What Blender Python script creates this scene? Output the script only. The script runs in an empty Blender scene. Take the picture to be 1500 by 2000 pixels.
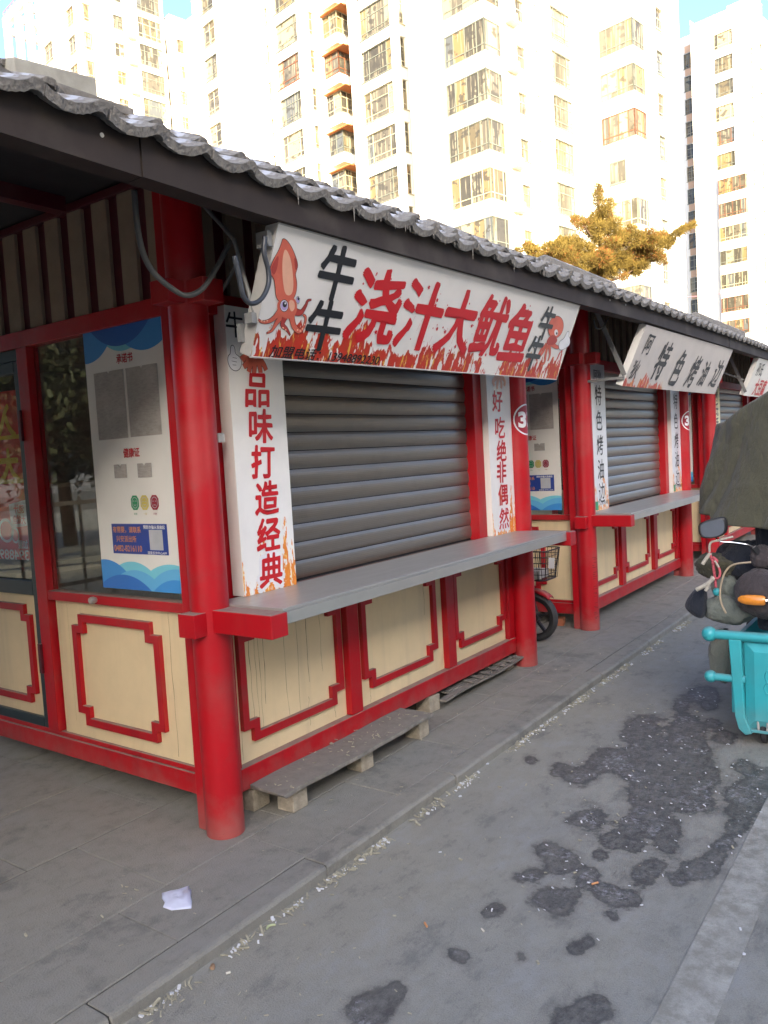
import bpy, bmesh, math, random
import numpy as np
from mathutils import Vector, Matrix, noise as mnoise
random.seed(7)
rng = np.random.default_rng(7)
sc = bpy.context.scene
COL = sc.collection
R_ = math.radians

# ------------------------------------------------------------------ camera
FPX = 1567.0
_dx = np.array([1128., -175., FPX]); _dx /= np.linalg.norm(_dx)
_dy = np.array([-2175., 12., FPX]); _dy -= _dx*(_dx@_dy); _dy /= np.linalg.norm(_dy)
_dz = np.cross(_dx, _dy)
CR = np.stack([_dx, _dy, _dz], 1)          # camera <- world
CP = np.array([0, 0, 1.6])
cam_d = bpy.data.cameras.new('camera'); cam = bpy.data.objects.new('camera', cam_d); COL.objects.link(cam)
m = np.eye(4)
m[:3, 0] = CR.T@np.array([1, 0, 0]); m[:3, 1] = CR.T@np.array([0, -1, 0]); m[:3, 2] = CR.T@np.array([0, 0, -1]); m[:3, 3] = CP
cam.matrix_world = Matrix(m.tolist())
cam_d.sensor_fit = 'HORIZONTAL'; cam_d.sensor_width = 36; cam_d.lens = 36*FPX/1500
cam_d.clip_start = 0.05; cam_d.clip_end = 2000
sc.camera = cam

# ------------------------------------------------------------------ light
SUN_EL = R_(19)
SV = np.array([-.73, -.69]); SV /= np.linalg.norm(SV)
w = bpy.data.worlds.new('World'); sc.world = w; w.use_nodes = True
nt = w.node_tree; bg = nt.nodes['Background']; bg.inputs[1].default_value = 0.15
sky = nt.nodes.new('ShaderNodeTexSky'); sky.sky_type = 'NISHITA'; sky.sun_disc = False
sky.sun_elevation = SUN_EL
sky.sun_rotation = math.atan2(SV[0], SV[1])
sky.air_density = 0.65; sky.dust_density = 4.0; sky.ozone_density = 2.5
nt.links.new(sky.outputs[0], bg.inputs[0])
sun_d = bpy.data.lights.new('sun', 'SUN'); sun_d.energy = 4.6; sun_d.angle = R_(0.5); sun_d.color = (1.0, 0.86, 0.62)
sun = bpy.data.objects.new('sun', sun_d); COL.objects.link(sun)
sdir = Vector((SV[0]*math.cos(SUN_EL), SV[1]*math.cos(SUN_EL), math.sin(SUN_EL)))
sun.rotation_euler = sdir.to_track_quat('Z', 'Y').to_euler()
sc.view_settings.view_transform = 'Standard'; sc.view_settings.look = 'None'
sc.view_settings.gamma = 1; sc.view_settings.use_curve_mapping = False
sc.view_settings.exposure = 2.38
sc.view_settings.use_white_balance = True; sc.view_settings.white_balance_temperature = 6700; sc.view_settings.white_balance_tint = 10
sc.cycles.max_bounces = 8

# ------------------------------------------------------------------ back-projection of measured points on real planes
def ray(p): return CR.T@np.array([(p[0]-750)/FPX, (p[1]-1000)/FPX, 1.])
def onz(p, z=0.): d = ray(p); return CP+d*((z-CP[2])/d[2])
def ony(p, y): d = ray(p); return CP+d*(y/d[1])
def onx(p, x): d = ray(p); return CP+d*(x/d[0])
def at(p, depth): d = ray(p); return CP+d*depth
def zm(pts, s, ox, oy): return [(a/s+ox, b/s+oy) for a, b in pts]

# ------------------------------------------------------------------ helpers
def tag(o, label=None, cat=None, group=None, kind=None):
    if label: o['label'] = label
    if cat: o['category'] = cat
    if group: o['group'] = group
    if kind: o['kind'] = kind
    return o
def empty(name, loc=(0, 0, 0), rz=0):
    o = bpy.data.objects.new(name, None); COL.objects.link(o); o.location = loc; o.rotation_euler = (0, 0, rz); o.empty_display_size = .1
    return o
def kids(o): return [c for c in bpy.data.objects if c.parent == o]
CHILD = {}
def copy_tree(o, parent=None):
    c = o.copy(); COL.objects.link(c)
    if parent is not None:
        mi = o.matrix_parent_inverse.copy(); c.parent = parent; c.matrix_parent_inverse = mi
    CHILD.setdefault(parent.name if parent else None, []).append(c)
    for ch in list(CHILD.get(o.name, [])): copy_tree(ch, c)
    return c
class MB:
    def __init__(s): s.v = []; s.f = []
    def add(s, vs, fs):
        n = len(s.v); s.v += [tuple(map(float, v)) for v in vs]; s.f += [tuple(i+n for i in f) for f in fs]; return s
    def box(s, x0, x1, y0, y1, z0, z1):
        vs = [(x, y, z) for z in (z0, z1) for y in (y0, y1) for x in (x0, x1)]
        return s.add(vs, [(0, 2, 3, 1), (4, 5, 7, 6), (0, 1, 5, 4), (2, 6, 7, 3), (0, 4, 6, 2), (1, 3, 7, 5)])
    def obox(s, o, a, b, c):      # corner o and three edge vectors
        o, a, b, c = (np.array(k, float) for k in (o, a, b, c))
        vs = [o, o+a, o+b, o+a+b, o+c, o+a+c, o+b+c, o+a+b+c]
        fs = [(0, 2, 3, 1), (4, 5, 7, 6), (0, 1, 5, 4), (2, 6, 7, 3), (0, 4, 6, 2), (1, 3, 7, 5)]
        if np.dot(np.cross(a, b), c) < 0: fs = [f[::-1] for f in fs]
        return s.add(vs, fs)
    def bar(s, p, q, wd, ht, up=(0, 0, 1)):
        p, q = np.array(p, float), np.array(q, float); d = q-p; up = np.array(up, float)
        if np.linalg.norm(np.cross(d, up)) < 1e-6*np.linalg.norm(d): up = np.array([1., 0, 0])
        sd = np.cross(d, up); sd /= np.linalg.norm(sd); u = np.cross(sd, d); u /= np.linalg.norm(u)
        return s.obox(p-sd*wd/2-u*ht/2, d, sd*wd, u*ht)
    def tube(s, pts, r, n=10, caps=True, closed=False):
        pts = [np.array(p, float) for p in pts]; k = len(pts)
        rs = r if hasattr(r, '__len__') else [r]*k
        t0 = pts[1]-pts[0]; t0 /= np.linalg.norm(t0)
        ref = np.array([0, 0, 1.]) if abs(t0[2]) < .9 else np.array([1., 0, 0])
        nrm = np.cross(t0, ref); nrm /= np.linalg.norm(nrm)
        vs = []
        for i, p in enumerate(pts):
            if closed: t = pts[(i+1) % k]-pts[i-1]
            else: t = pts[min(i+1, k-1)]-pts[max(i-1, 0)]
            t = t/np.linalg.norm(t)
            nrm = nrm-t*(nrm@t); nrm /= np.linalg.norm(nrm); bn = np.cross(t, nrm)
            for j in range(n):
                a = 2*math.pi*j/n; vs.append(p+(nrm*math.cos(a)+bn*math.sin(a))*rs[i])
        fs = []
        for i in range(k if closed else k-1):
            i2 = (i+1) % k
            for j in range(n):
                j2 = (j+1) % n; fs.append((i*n+j, i*n+j2, i2*n+j2, i2*n+j))
        if caps and not closed: fs += [tuple(range(n))[::-1], tuple((k-1)*n+j for j in range(n))]
        return s.add(vs, fs)
    def lathe(s, c, prof, n=24, axis='z'):
        vs = []
        for r, h in prof:
            for j in range(n):
                a = 2*math.pi*j/n; p = (r*math.cos(a), r*math.sin(a), h)
                if axis == 'y': p = (p[0], p[2], -p[1])
                if axis == 'x': p = (p[2], p[0], p[1])
                vs.append((c[0]+p[0], c[1]+p[1], c[2]+p[2]))
        fs = []
        for i in range(len(prof)-1):
            for j in range(n): j2 = (j+1) % n; fs.append((i*n+j, i*n+j2, (i+1)*n+j2, (i+1)*n+j))
        fs += [tuple(range(n))[::-1], tuple((len(prof)-1)*n+j for j in range(n))]
        return s.add(vs, fs)
    def prism(s, poly, ax, o=(0, 0, 0), u=(1, 0, 0), v=(0, 0, 1)):   # poly in (u,v), thickness vector ax
        o, u, v, ax = (np.array(k, float) for k in (o, u, v, ax)); n = len(poly)
        b = [o+u*p[0]+v*p[1] for p in poly]; t = [p+ax for p in b]
        fs = [tuple(range(n)), tuple(range(2*n-1, n-1, -1))]+[(i, i+n, (i+1) % n+n, (i+1) % n) for i in range(n)]
        return s.add(b+t, fs)
    def ball(s, c, r, n=16, sc3=(1, 1, 1)):
        vs = []; fs = []; m2 = n//2
        for i in range(m2+1):
            th = math.pi*i/m2
            for j in range(n):
                a = 2*math.pi*j/n; vs.append((c[0]+r*sc3[0]*math.sin(th)*math.cos(a), c[1]+r*sc3[1]*math.sin(th)*math.sin(a), c[2]+r*sc3[2]*math.cos(th)))
        for i in range(m2):
            for j in range(n): j2 = (j+1) % n; fs.append((i*n+j, (i+1)*n+j, (i+1)*n+j2, i*n+j2))
        return s.add(vs, fs)
    def build(s, name, mat, parent=None, smooth=False, bevel=0, local=True, weld=False):
        me = bpy.data.meshes.new(name); me.from_pydata(s.v, [], s.f); me.validate()
        bm = bmesh.new(); bm.from_mesh(me)
        if weld: bmesh.ops.remove_doubles(bm, verts=bm.verts, dist=1e-5)
        bmesh.ops.recalc_face_normals(bm, faces=bm.faces); bm.to_mesh(me); bm.free()
        if mat: me.materials.append(mat)
        o = bpy.data.objects.new(name, me); COL.objects.link(o)
        if parent is not None: setpar(o, parent)
        else: CHILD.setdefault(None, []).append(o)
        if smooth:
            me.polygons.foreach_set('use_smooth', [True]*len(me.polygons))
            if smooth != True: me.set_sharp_from_angle(angle=R_(smooth))
        if bevel:
            b = o.modifiers.new('bevel', 'BEVEL'); b.width = bevel; b.segments = 2; b.limit_method = 'ANGLE'; b.angle_limit = R_(40)
        return o
def wpos(p):
    M = Matrix.Identity(4); q = p
    while q is not None:
        M = q.matrix_basis @ M if q.parent is None else (q.matrix_parent_inverse @ q.matrix_basis) @ M; q = q.parent
    return M
def setpar(o, p):
    """parent a mesh whose coordinates are in world space"""
    o.parent = p; o.matrix_parent_inverse = wpos(p).inverted()
    CHILD.setdefault(p.name, []).append(o)

# ------------------------------------------------------------------ materials
def mat(name, col, rough=.6, metal=0, var=.12, vscale=6, bump=0, bscale=40, spec=.5, dust=None, extra=None, coord='Object', coat=0, alpha=None):
    m = bpy.data.materials.new(name); m.use_nodes = True; t = m.node_tree; N = t.nodes; L = t.links
    b = N['Principled BSDF']; b.inputs['Roughness'].default_value = rough; b.inputs['Metallic'].default_value = metal
    b.inputs['Specular IOR Level'].default_value = spec; b.inputs['Coat Weight'].default_value = coat
    tc = N.new('ShaderNodeTexCoord')
    n1 = N.new('ShaderNodeTexNoise'); n1.inputs['Scale'].default_value = vscale; n1.inputs['Detail'].default_value = 6; n1.inputs['Roughness'].default_value = .62
    L.new(tc.outputs[coord], n1.inputs['Vector'])
    r = N.new('ShaderNodeMapRange'); r.inputs[1].default_value = .3; r.inputs[2].default_value = .7
    r.inputs[3].default_value = 1-var; r.inputs[4].default_value = 1+var
    L.new(n1.outputs[0], r.inputs[0])
    mx = N.new('ShaderNodeVectorMath'); mx.operation = 'SCALE'; mx.inputs[0].default_value = col[:3]
    L.new(r.outputs[0], mx.inputs['Scale']); out = mx.outputs[0]
    if dust:      # (colour, amount): dirt lying on the faces that look up
        g = N.new('ShaderNodeNewGeometry'); sp = N.new('ShaderNodeSeparateXYZ'); L.new(g.outputs['Normal'], sp.inputs[0])
        mr = N.new('ShaderNodeMapRange'); mr.inputs[1].default_value = .55; mr.inputs[2].default_value = .95; mr.inputs[4].default_value = dust[1]
        L.new(sp.outputs[2], mr.inputs[0]); mc = N.new('ShaderNodeMixRGB'); L.new(mr.outputs[0], mc.inputs[0]); L.new(out, mc.inputs[1]); mc.inputs[2].default_value = (*dust[0], 1)
        n3 = N.new('ShaderNodeTexNoise'); n3.inputs['Scale'].default_value = 3.2; n3.inputs['Detail'].default_value = 8; L.new(tc.outputs[coord], n3.inputs['Vector'])
        m3 = N.new('ShaderNodeMapRange'); m3.inputs[1].default_value = .52; m3.inputs[2].default_value = .78; m3.inputs[4].default_value = .4; L.new(n3.outputs[0], m3.inputs[0])
        mc2 = N.new('ShaderNodeMixRGB'); L.new(m3.outputs[0], mc2.inputs[0]); L.new(mc.outputs[0], mc2.inputs[1]); mc2.inputs[2].default_value = (*[c*.6+d*.4 for c, d in zip(col, dust[0])], 1)
        out = mc2.outputs[0]
        ra = N.new('ShaderNodeMath'); ra.operation = 'MULTIPLY_ADD'; L.new(mr.outputs[0], ra.inputs[0]); ra.inputs[1].default_value = .5; ra.inputs[2].default_value = rough; L.new(ra.outputs[0], b.inputs['Roughness'])
    if extra: out = extra(N, L, tc, out, b) or out
    L.new(out, b.inputs['Base Color'])
    if bump:
        n2 = N.new('ShaderNodeTexNoise'); n2.inputs['Scale'].default_value = bscale; n2.inputs['Detail'].default_value = 5; L.new(tc.outputs[coord], n2.inputs['Vector'])
        bp = N.new('ShaderNodeBump'); bp.inputs['Strength'].default_value = bump; bp.inputs['Distance'].default_value = .01
        L.new(n2.outputs[0], bp.inputs['Height']); L.new(bp.outputs[0], b.inputs['Normal'])
    if alpha is not None: b.inputs['Alpha'].default_value = alpha
    return m
def mixc(N, L, fac, a, b_):
    m_ = N.new('ShaderNodeMixRGB')
    if isinstance(fac, (int, float)): m_.inputs[0].default_value = fac
    else: L.new(fac, m_.inputs[0])
    for i, k in ((1, a), (2, b_)):
        if isinstance(k, tuple): m_.inputs[i].default_value = (*k[:3], 1)
        else: L.new(k, m_.inputs[i])
    return m_.outputs[0]
def noise(N, L, vec, scale, detail=5, rough=.6, dim='3D'):
    n = N.new('ShaderNodeTexNoise'); n.inputs['Scale'].default_value = scale; n.inputs['Detail'].default_value = detail; n.inputs['Roughness'].default_value = rough
    L.new(vec, n.inputs['Vector']); return n.outputs[0]
def mrange(N, L, v, a, b_, c=0., d=1.):
    r = N.new('ShaderNodeMapRange'); r.inputs[1].default_value = a; r.inputs[2].default_value = b_; r.inputs[3].default_value = c; r.inputs[4].default_value = d
    L.new(v, r.inputs[0]); return r.outputs[0]
def math_(N, L, op, a, b_=None, c=None):
    n = N.new('ShaderNodeMath'); n.operation = op
    for i, k in enumerate((a, b_, c)):
        if k is None: continue
        if isinstance(k, (int, float)): n.inputs[i].default_value = k
        else: L.new(k, n.inputs[i])
    return n.outputs[0]
def mapping(N, L, vec, scale=(1, 1, 1), loc=(0, 0, 0)):
    n = N.new('ShaderNodeMapping'); n.inputs['Scale'].default_value = scale; n.inputs['Location'].default_value = loc; L.new(vec, n.inputs[0]); return n.outputs[0]

DUST = (.25, .225, .185)
def streaks(amount, col, sc_=9):
    def ex(N, L, tc, out, b):
        v = mapping(N, L, tc.outputs['Object'], (sc_, sc_, .7)); n = noise(N, L, v, 1.0, 4, .55)
        f = mrange(N, L, n, .52, .75, 0, amount)
        o2 = mixc(N, L, f, out, col)
        z = N.new('ShaderNodeSeparateXYZ'); g = N.new('ShaderNodeNewGeometry'); L.new(g.outputs['Position'], z.inputs[0])
        n2 = noise(N, L, tc.outputs['Object'], 11, 6)
        hz = math_(N, L, 'MULTIPLY_ADD', n2, -.35, z.outputs[2])
        f2 = mrange(N, L, hz, -.16, .02, .32, 0)      # splash dirt near the ground
        return mixc(N, L, f2, o2, DUST)
    return ex
def chips(N, L, tc, out, b):
    o = streaks(.5, (.21, .012, .018))(N, L, tc, out, b)
    n = noise(N, L, tc.outputs['Object'], 34, 8, .8); o = mixc(N, L, mrange(N, L, n, .655, .675, 0, .75), o, (.10, .02, .02))
    n2 = noise(N, L, tc.outputs['Object'], 5, 9, .75); o = mixc(N, L, mrange(N, L, n2, .52, .75, 0, .45), o, (.22, .05, .045))
    return o
M = {}
M['red'] = mat('red_gloss_paint', (.40, .004, .010), rough=.40, spec=.4, var=.10, vscale=4, bump=.04, bscale=60, dust=(DUST, .85), extra=chips)
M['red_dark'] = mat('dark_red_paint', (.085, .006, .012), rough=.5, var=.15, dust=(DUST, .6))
M['cream'] = mat('cream_panel', (.70, .55, .325), rough=.55, var=.05, vscale=5, bump=.05, bscale=90, extra=streaks(.3, (.44, .35, .24), 14))
M['batten'] = mat('beige_batten', (.27, .205, .14), rough=.8, var=.15)
M['white_board'] = mat('white_sign_board', (.74, .72, .655), rough=.35, var=.05, vscale=3)
M['grey_metal'] = mat('grey_sheet_metal', (.42, .405, .37), rough=.45, var=.12, vscale=8)
def steel_ex(N, L, tc, out, b):
    v = mapping(N, L, tc.outputs['Object'], (1.2, 9, 9)); n = noise(N, L, v, 2.2, 6); L.new(mrange(N, L, n, .3, .75, .30, .42), b.inputs['Roughness'])
    n2 = noise(N, L, tc.outputs['Object'], 5.5, 8, .7); return mixc(N, L, mrange(N, L, n2, .5, .75, 0, .35), out, (.38, .365, .335))
M['steel'] = mat('counter_stainless_steel', (.40, .385, .35), rough=.35, metal=.4, var=.05, extra=steel_ex)
def slat_ex(N, L, tc, out, b):
    g = N.new('ShaderNodeSeparateXYZ'); L.new(tc.outputs['Object'], g.inputs[0])
    n = noise(N, L, mapping(N, L, tc.outputs['Object'], (.8, 1, 60)), 3, 4, .6)
    L.new(mrange(N, L, n, .3, .7, .28, .42), b.inputs['Roughness'])
    s = math_(N, L, 'SINE', math_(N, L, 'MULTIPLY', g.outputs[2], 620.))
    m_ = math_(N, L, 'PINGPONG', math_(N, L, 'ADD', g.outputs[2], 50.), .5)
    bp = N.new('ShaderNodeBump'); bp.inputs['Strength'].default_value = .16; bp.inputs['Distance'].default_value = .0012
    hn = noise(N, L, mapping(N, L, tc.outputs['Object'], (2.2, 1, 5)), 2.5, 3)
    L.new(math_(N, L, 'MULTIPLY_ADD', hn, .0, s), bp.inputs['Height']); L.new(bp.outputs[0], b.inputs['Normal'])
    return mixc(N, L, mrange(N, L, noise(N, L, tc.outputs['Object'], 6, 7), .5, .8, 0, .3), out, (.12, .115, .105))
M['shutter'] = mat('grey_roller_slat', (.24, .212, .178), rough=.32, metal=.7, var=.08, extra=slat_ex)
M['black_gap'] = mat('black_gap', (.01, .01, .01), rough=.9)
M['door_frame'] = mat('dark_green_grey_frame', (.022, .035, .038), rough=.35, var=.15)
M['interior'] = mat('dim_interior_wall', (.30, .29, .27), rough=.9, var=.2)
M['fascia'] = mat('dark_brown_sheet', (.034, .025, .0205), rough=.7, spec=.25, var=.14, vscale=9, dust=(DUST, .5))
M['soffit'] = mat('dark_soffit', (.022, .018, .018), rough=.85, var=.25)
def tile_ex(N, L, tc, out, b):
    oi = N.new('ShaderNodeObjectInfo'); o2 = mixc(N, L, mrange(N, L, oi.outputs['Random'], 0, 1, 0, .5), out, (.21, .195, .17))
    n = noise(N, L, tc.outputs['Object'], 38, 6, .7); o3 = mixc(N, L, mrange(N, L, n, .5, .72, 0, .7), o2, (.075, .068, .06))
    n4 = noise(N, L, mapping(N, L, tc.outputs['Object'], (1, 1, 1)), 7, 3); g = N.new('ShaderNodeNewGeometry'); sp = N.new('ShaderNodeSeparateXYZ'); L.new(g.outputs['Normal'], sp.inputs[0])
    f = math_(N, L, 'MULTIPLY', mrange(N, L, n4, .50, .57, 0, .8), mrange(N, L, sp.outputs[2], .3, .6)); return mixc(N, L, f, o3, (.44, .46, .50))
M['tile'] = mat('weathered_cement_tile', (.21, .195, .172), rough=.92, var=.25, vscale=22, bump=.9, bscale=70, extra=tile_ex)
M['concrete'] = mat('concrete_block', (.36, .31, .23), rough=.95, var=.25, vscale=20, bump=.8, bscale=90)
M['pale_beam'] = mat('weathered_pale_board', (.34, .32, .26), rough=.85, var=.2, vscale=10, bump=.3)
M['wood'] = mat('dirty_grey_plank', (.20, .18, .15), rough=.9, var=.35, vscale=16, bump=.6, bscale=60, dust=((.19, .175, .15), .6))
M['cable'] = mat('grey_conduit', (.085, .085, .078), rough=.6, var=.2)
M['cable_black'] = mat('black_hose', (.028, .032, .038), rough=.4)
M['text_red'] = mat('red_print', (.52, .010, .016), rough=.4, var=.05)
M['text_black'] = mat('black_print', (.016, .017, .02), rough=.4)
M['text_white'] = mat('white_print', (.72, .72, .72), rough=.4)
M['text_yellow'] = mat('yellow_print', (.72, .47, .04), rough=.4)
M['text_orange'] = mat('orange_print', (.62, .25, .12), rough=.4)
M['print_navy'] = mat('navy_print', (.022, .055, .27), rough=.35, var=.04)
M['print_grey'] = mat('pale_grey_print', (.45, .46, .48), rough=.4)
for k, c in dict(b1=(.02, .12, .42), b2=(.05, .27, .62), b3=(.12, .42, .68), b4=(.18, .56, .66), b5=(.03, .16, .50)).items():
    M[k] = mat('blue_print_'+k, c, rough=.35, var=.03)
M['green'] = mat('green_sticker', (.02, .25, .10), rough=.4); M['yellow'] = mat('yellow_sticker', (.60, .48, .10), rough=.4); M['crimson'] = mat('crimson_sticker', (.30, .012, .03), rough=.4)
def doc_ex(N, L, tc, out, b):
    n = noise(N, L, mapping(N, L, tc.outputs['Object'], (1, 14, 60)), 2.2, 6, .75); n2 = noise(N, L, tc.outputs['Object'], 12, 6)
    o = mixc(N, L, mrange(N, L, n, .45, .7, 0, .55), out, (.20, .18, .165)); return mixc(N, L, mrange(N, L, n2, .5, .8, 0, .5), o, (.5, .48, .46))
M['doc'] = mat('dusty_document_sleeve', (.40, .37, .33), rough=.3, var=.15, extra=doc_ex)
M['squid'] = mat('squid_coral_print', (.62, .13, .08), rough=.4, var=.12, vscale=9)
M['squid_lt'] = mat('squid_pale_print', (.78, .42, .28), rough=.4)
M['squid_dk'] = mat('squid_shadow_print', (.40, .05, .04), rough=.4)
M['lilac'] = mat('lilac_print', (.42, .33, .60), rough=.4)
M['banner_red'] = mat('red_poster_print', (.62, .025, .025), rough=.35, var=.08)
def glass_mat(name, tint, trans):
    m = bpy.data.materials.new(name); m.use_nodes = True; t = m.node_tree; N = t.nodes; L = t.links; N.remove(N['Principled BSDF'])
    g = N.new('ShaderNodeBsdfGlossy'); g.inputs['Roughness'].default_value = .015; g.inputs[0].default_value = (.9, .95, .95, 1)
    tr = N.new('ShaderNodeBsdfTransparent'); tr.inputs[0].default_value = (*tint, 1)
    f = N.new('ShaderNodeFresnel'); gb = N.new('ShaderNodeNewGeometry'); L.new(mrange(N, L, gb.outputs['Backfacing'], 0, 1, 1.5, 1/1.5), f.inputs[0])
    ad = math_(N, L, 'MULTIPLY_ADD', f.outputs[0], .85, .01)
    tc = N.new('ShaderNodeTexCoord'); d = N.new('ShaderNodeBsdfDiffuse'); d.inputs[0].default_value = (.25, .25, .23, 1)
    mx = N.new('ShaderNodeMixShader'); L.new(ad, mx.inputs[0]); L.new(tr.outputs[0], mx.inputs[1]); L.new(g.outputs[0], mx.inputs[2])
    m2 = N.new('ShaderNodeMixShader'); nf = noise(N, L, tc.outputs['Object'], 4, 8, .7); L.new(mrange(N, L, nf, .4, .8, .02, .09), m2.inputs[0]); L.new(mx.outputs[0], m2.inputs[1]); L.new(d.outputs[0], m2.inputs[2])
    L.new(m2.outputs[0], N['Material Output'].inputs[0]); return m
M['glass'] = glass_mat('dusty_window_glass', (.96, .98, .97), 1)
M['brace'] = mat('dull_grey_bracket', (.20, .20, .19), rough=.5, var=.2)

# flame prints: p = local (u,v) of the board written to UV
def flame_mat(name, base, umul, hmax, cols, tong=3.0, seed=0., stretch=5., thin=0.):
    m = bpy.data.materials.new(name); m.use_nodes = True; t = m.node_tree; N = t.nodes; L = t.links; b = N['Principled BSDF']
    b.inputs['Roughness'].default_value = .33
    uv = N.new('ShaderNodeUVMap').outputs[0]; sp = N.new('ShaderNodeSeparateXYZ'); L.new(uv, sp.inputs[0])
    v1 = mapping(N, L, uv, (tong, .35*tong, 1), (seed, seed*.7, 0)); n1 = noise(N, L, v1, 1.0, 1, .4)
    v2 = mapping(N, L, uv, (umul*1.0, umul/stretch, 1), (seed, 0, 0)); n2 = noise(N, L, v2, 1.0, 4, .62)
    h = math_(N, L, 'MULTIPLY', mrange(N, L, n1, .32, .66), 1.0)
    h = math_(N, L, 'MULTIPLY_ADD', n2, 1.15, math_(N, L, 'MULTIPLY_ADD', h, .8, -.52))
    lim = math_(N, L, 'MULTIPLY', h, hmax)
    dd = math_(N, L, 'SUBTRACT', lim, sp.outputs[1])
    # holes licking through the flame
    n3 = noise(N, L, mapping(N, L, uv, (umul*1.6, umul*.5, 1), (seed+4, 2, 0)), 1.0, 3, .6)
    hole = mrange(N, L, n3, .56+thin*-.08, .58+thin*-.08, 1, 0)
    mask = math_(N, L, 'MULTIPLY', mrange(N, L, dd, 0, .004), hole)
    n4 = noise(N, L, mapping(N, L, uv, (umul*2.6, umul*.55, 1), (seed+9, 1, 0)), 1.0, 4, .6)
    c = mixc(N, L, mrange(N, L, n4, .50, .56), cols[0], cols[1]); c = mixc(N, L, mrange(N, L, n4, .58, .62), c, cols[2])
    ns = noise(N, L, uv, 5, 6); bse = mixc(N, L, mrange(N, L, ns, .45, .8, 0, .35), base, tuple(k*.72 for k in base))
    L.new(mixc(N, L, mask, bse, c), b.inputs['Base Color']); return m
M['flame_main'] = flame_mat('flame_sign_print', (.72, .69, .635), 16, .26, ((.50, .035, .018), (.44, .05, .02), (.72, .40, .06)), tong=3.2, seed=1.3)
M['flame_v'] = flame_mat('flame_strip_print', (.76, .745, .70), 26, .34, ((.72, .22, .03), (.78, .36, .05), (.82, .70, .45)), tong=7, seed=5.1)
M['flame_k2'] = flame_mat('flame_sign_print_grey', (.56, .51, .46), 12, .25, ((.50, .04, .02), (.55, .14, .03), (.70, .30, .05)), tong=3, seed=8.8)
M['flame_v2'] = flame_mat('flame_strip_print_grey', (.66, .67, .68), 24, .36, ((.72, .25, .06), (.70, .45, .10), (.78, .74, .66)), tong=7, seed=3.1, thin=.5)
M['board_yel'] = mat('white_yellow_board', (.7, .66, .4), rough=.4)

# ------------------------------------------------------------------ text as flat print
_tc = {}
def glyphs(s, weight=0., res=4):
    key = (s, weight)
    if key in _tc: return _tc[key]
    cu = bpy.data.curves.new('t', 'FONT'); cu.body = s; cu.size = 1; cu.offset = weight; cu.resolution_u = res; cu.fill_mode = 'FRONT'
    ob = bpy.data.objects.new('t', cu); COL.objects.link(ob)
    bpy.context.view_layer.update()
    me = bpy.data.meshes.new_from_object(ob.evaluated_get(bpy.context.evaluated_depsgraph_get()))
    v = np.array([p.co[:2] for p in me.vertices]); f = [tuple(p.vertices) for p in me.polygons]
    bpy.data.objects.remove(ob); bpy.data.curves.remove(cu); bpy.data.meshes.remove(me)
    lo, hi = v.min(0), v.max(0); v = (v-(lo+hi)/2)/(hi-lo)
    _tc[key] = (v, f, (hi-lo)[0]/(hi-lo)[1]); return _tc[key]
def put_text(mb, s, frame, cu_, cv_, h, asp=None, weight=0., shear=0., lift=.002, wob=0., rot=0.):
    """frame=(origin,u,v,normal) of a board; centre (cu_,cv_) in metres, glyph height h"""
    v, f, a0 = glyphs(s, 0.); w_ = h*(a0 if asp is None else asp)
    o, u, vv, n = (np.array(k, float) for k in frame)
    if weight > 0:      # heavier brush: the glyph stamped several times round its place
        k_ = 8
        for j in range(k_):
            a_ = 2*math.pi*j/k_; put_text(mb, s, frame, cu_+math.cos(a_)*weight*h*.8, cv_+math.sin(a_)*weight*h, h, asp if asp is not None else a0, -1e-9, shear, lift+.00006*(j+1), wob, rot)
    pts = []
    for x, y in v:
        X = x*w_+y*h*shear; Y = y*h
        if wob:
            q = Vector((x*5+lift*3000, y*5, h*3)); d = mnoise.noise_vector(q); q2 = Vector((x*17, y*17, 3)); d2 = mnoise.noise_vector(q2)
            X += (d[0]+.4*d2[0])*wob*h; Y += (d[1]+.4*d2[1])*wob*h
        c, s_ = math.cos(rot), math.sin(rot); X, Y = X*c-Y*s_, X*s_+Y*c
        pts.append(o+u*(cu_+X)+vv*(cv_+Y)+n*lift)
    mb.add(pts, f)
def flat(mb, poly, frame, lift=.002):
    o, u, vv, n = (np.array(k, float) for k in frame)
    mb.add([o+u*x+vv*y+n*lift for x, y in poly], [tuple(range(len(poly)))])
def build_flat(mb, name, m_, parent, normal):
    me = bpy.data.meshes.new(name); me.from_pydata(mb.v, [], mb.f); me.materials.append(m_)
    o = bpy.data.objects.new(name, me); COL.objects.link(o); setpar(o, parent); return o
def smooth_poly(pts, it=2):
    for _ in range(it):
        q = []
        for i in range(len(pts)):
            a, b = pts[i], pts[(i+1) % len(pts)]
            q += [(a[0]*.75+b[0]*.25, a[1]*.75+b[1]*.25), (a[0]*.25+b[0]*.75, a[1]*.25+b[1]*.75)]
        pts = q
    return pts
def ribbon(mb, pts, wd, frame, lift):
    """line of given width drawn on a board"""
    P = [np.array(p) for p in pts]
    L_ = []; R2 = []
    for i, p in enumerate(P):
        t = P[min(i+1, len(P)-1)]-P[max(i-1, 0)]; t = t/(np.linalg.norm(t)+1e-9); n = np.array([-t[1], t[0]])
        ww = wd[i] if hasattr(wd, '__len__') else wd
        L_.append(p+n*ww/2); R2.append(p-n*ww/2)
    o, u, vv, nn = (np.array(k, float) for k in frame)
    vs = [o+u*q[0]+vv*q[1]+nn*lift for q in L_+R2]; k = len(P)
    mb.add(vs, [(i, i+1, k+i+1, k+i) for i in range(k-1)])
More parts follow.
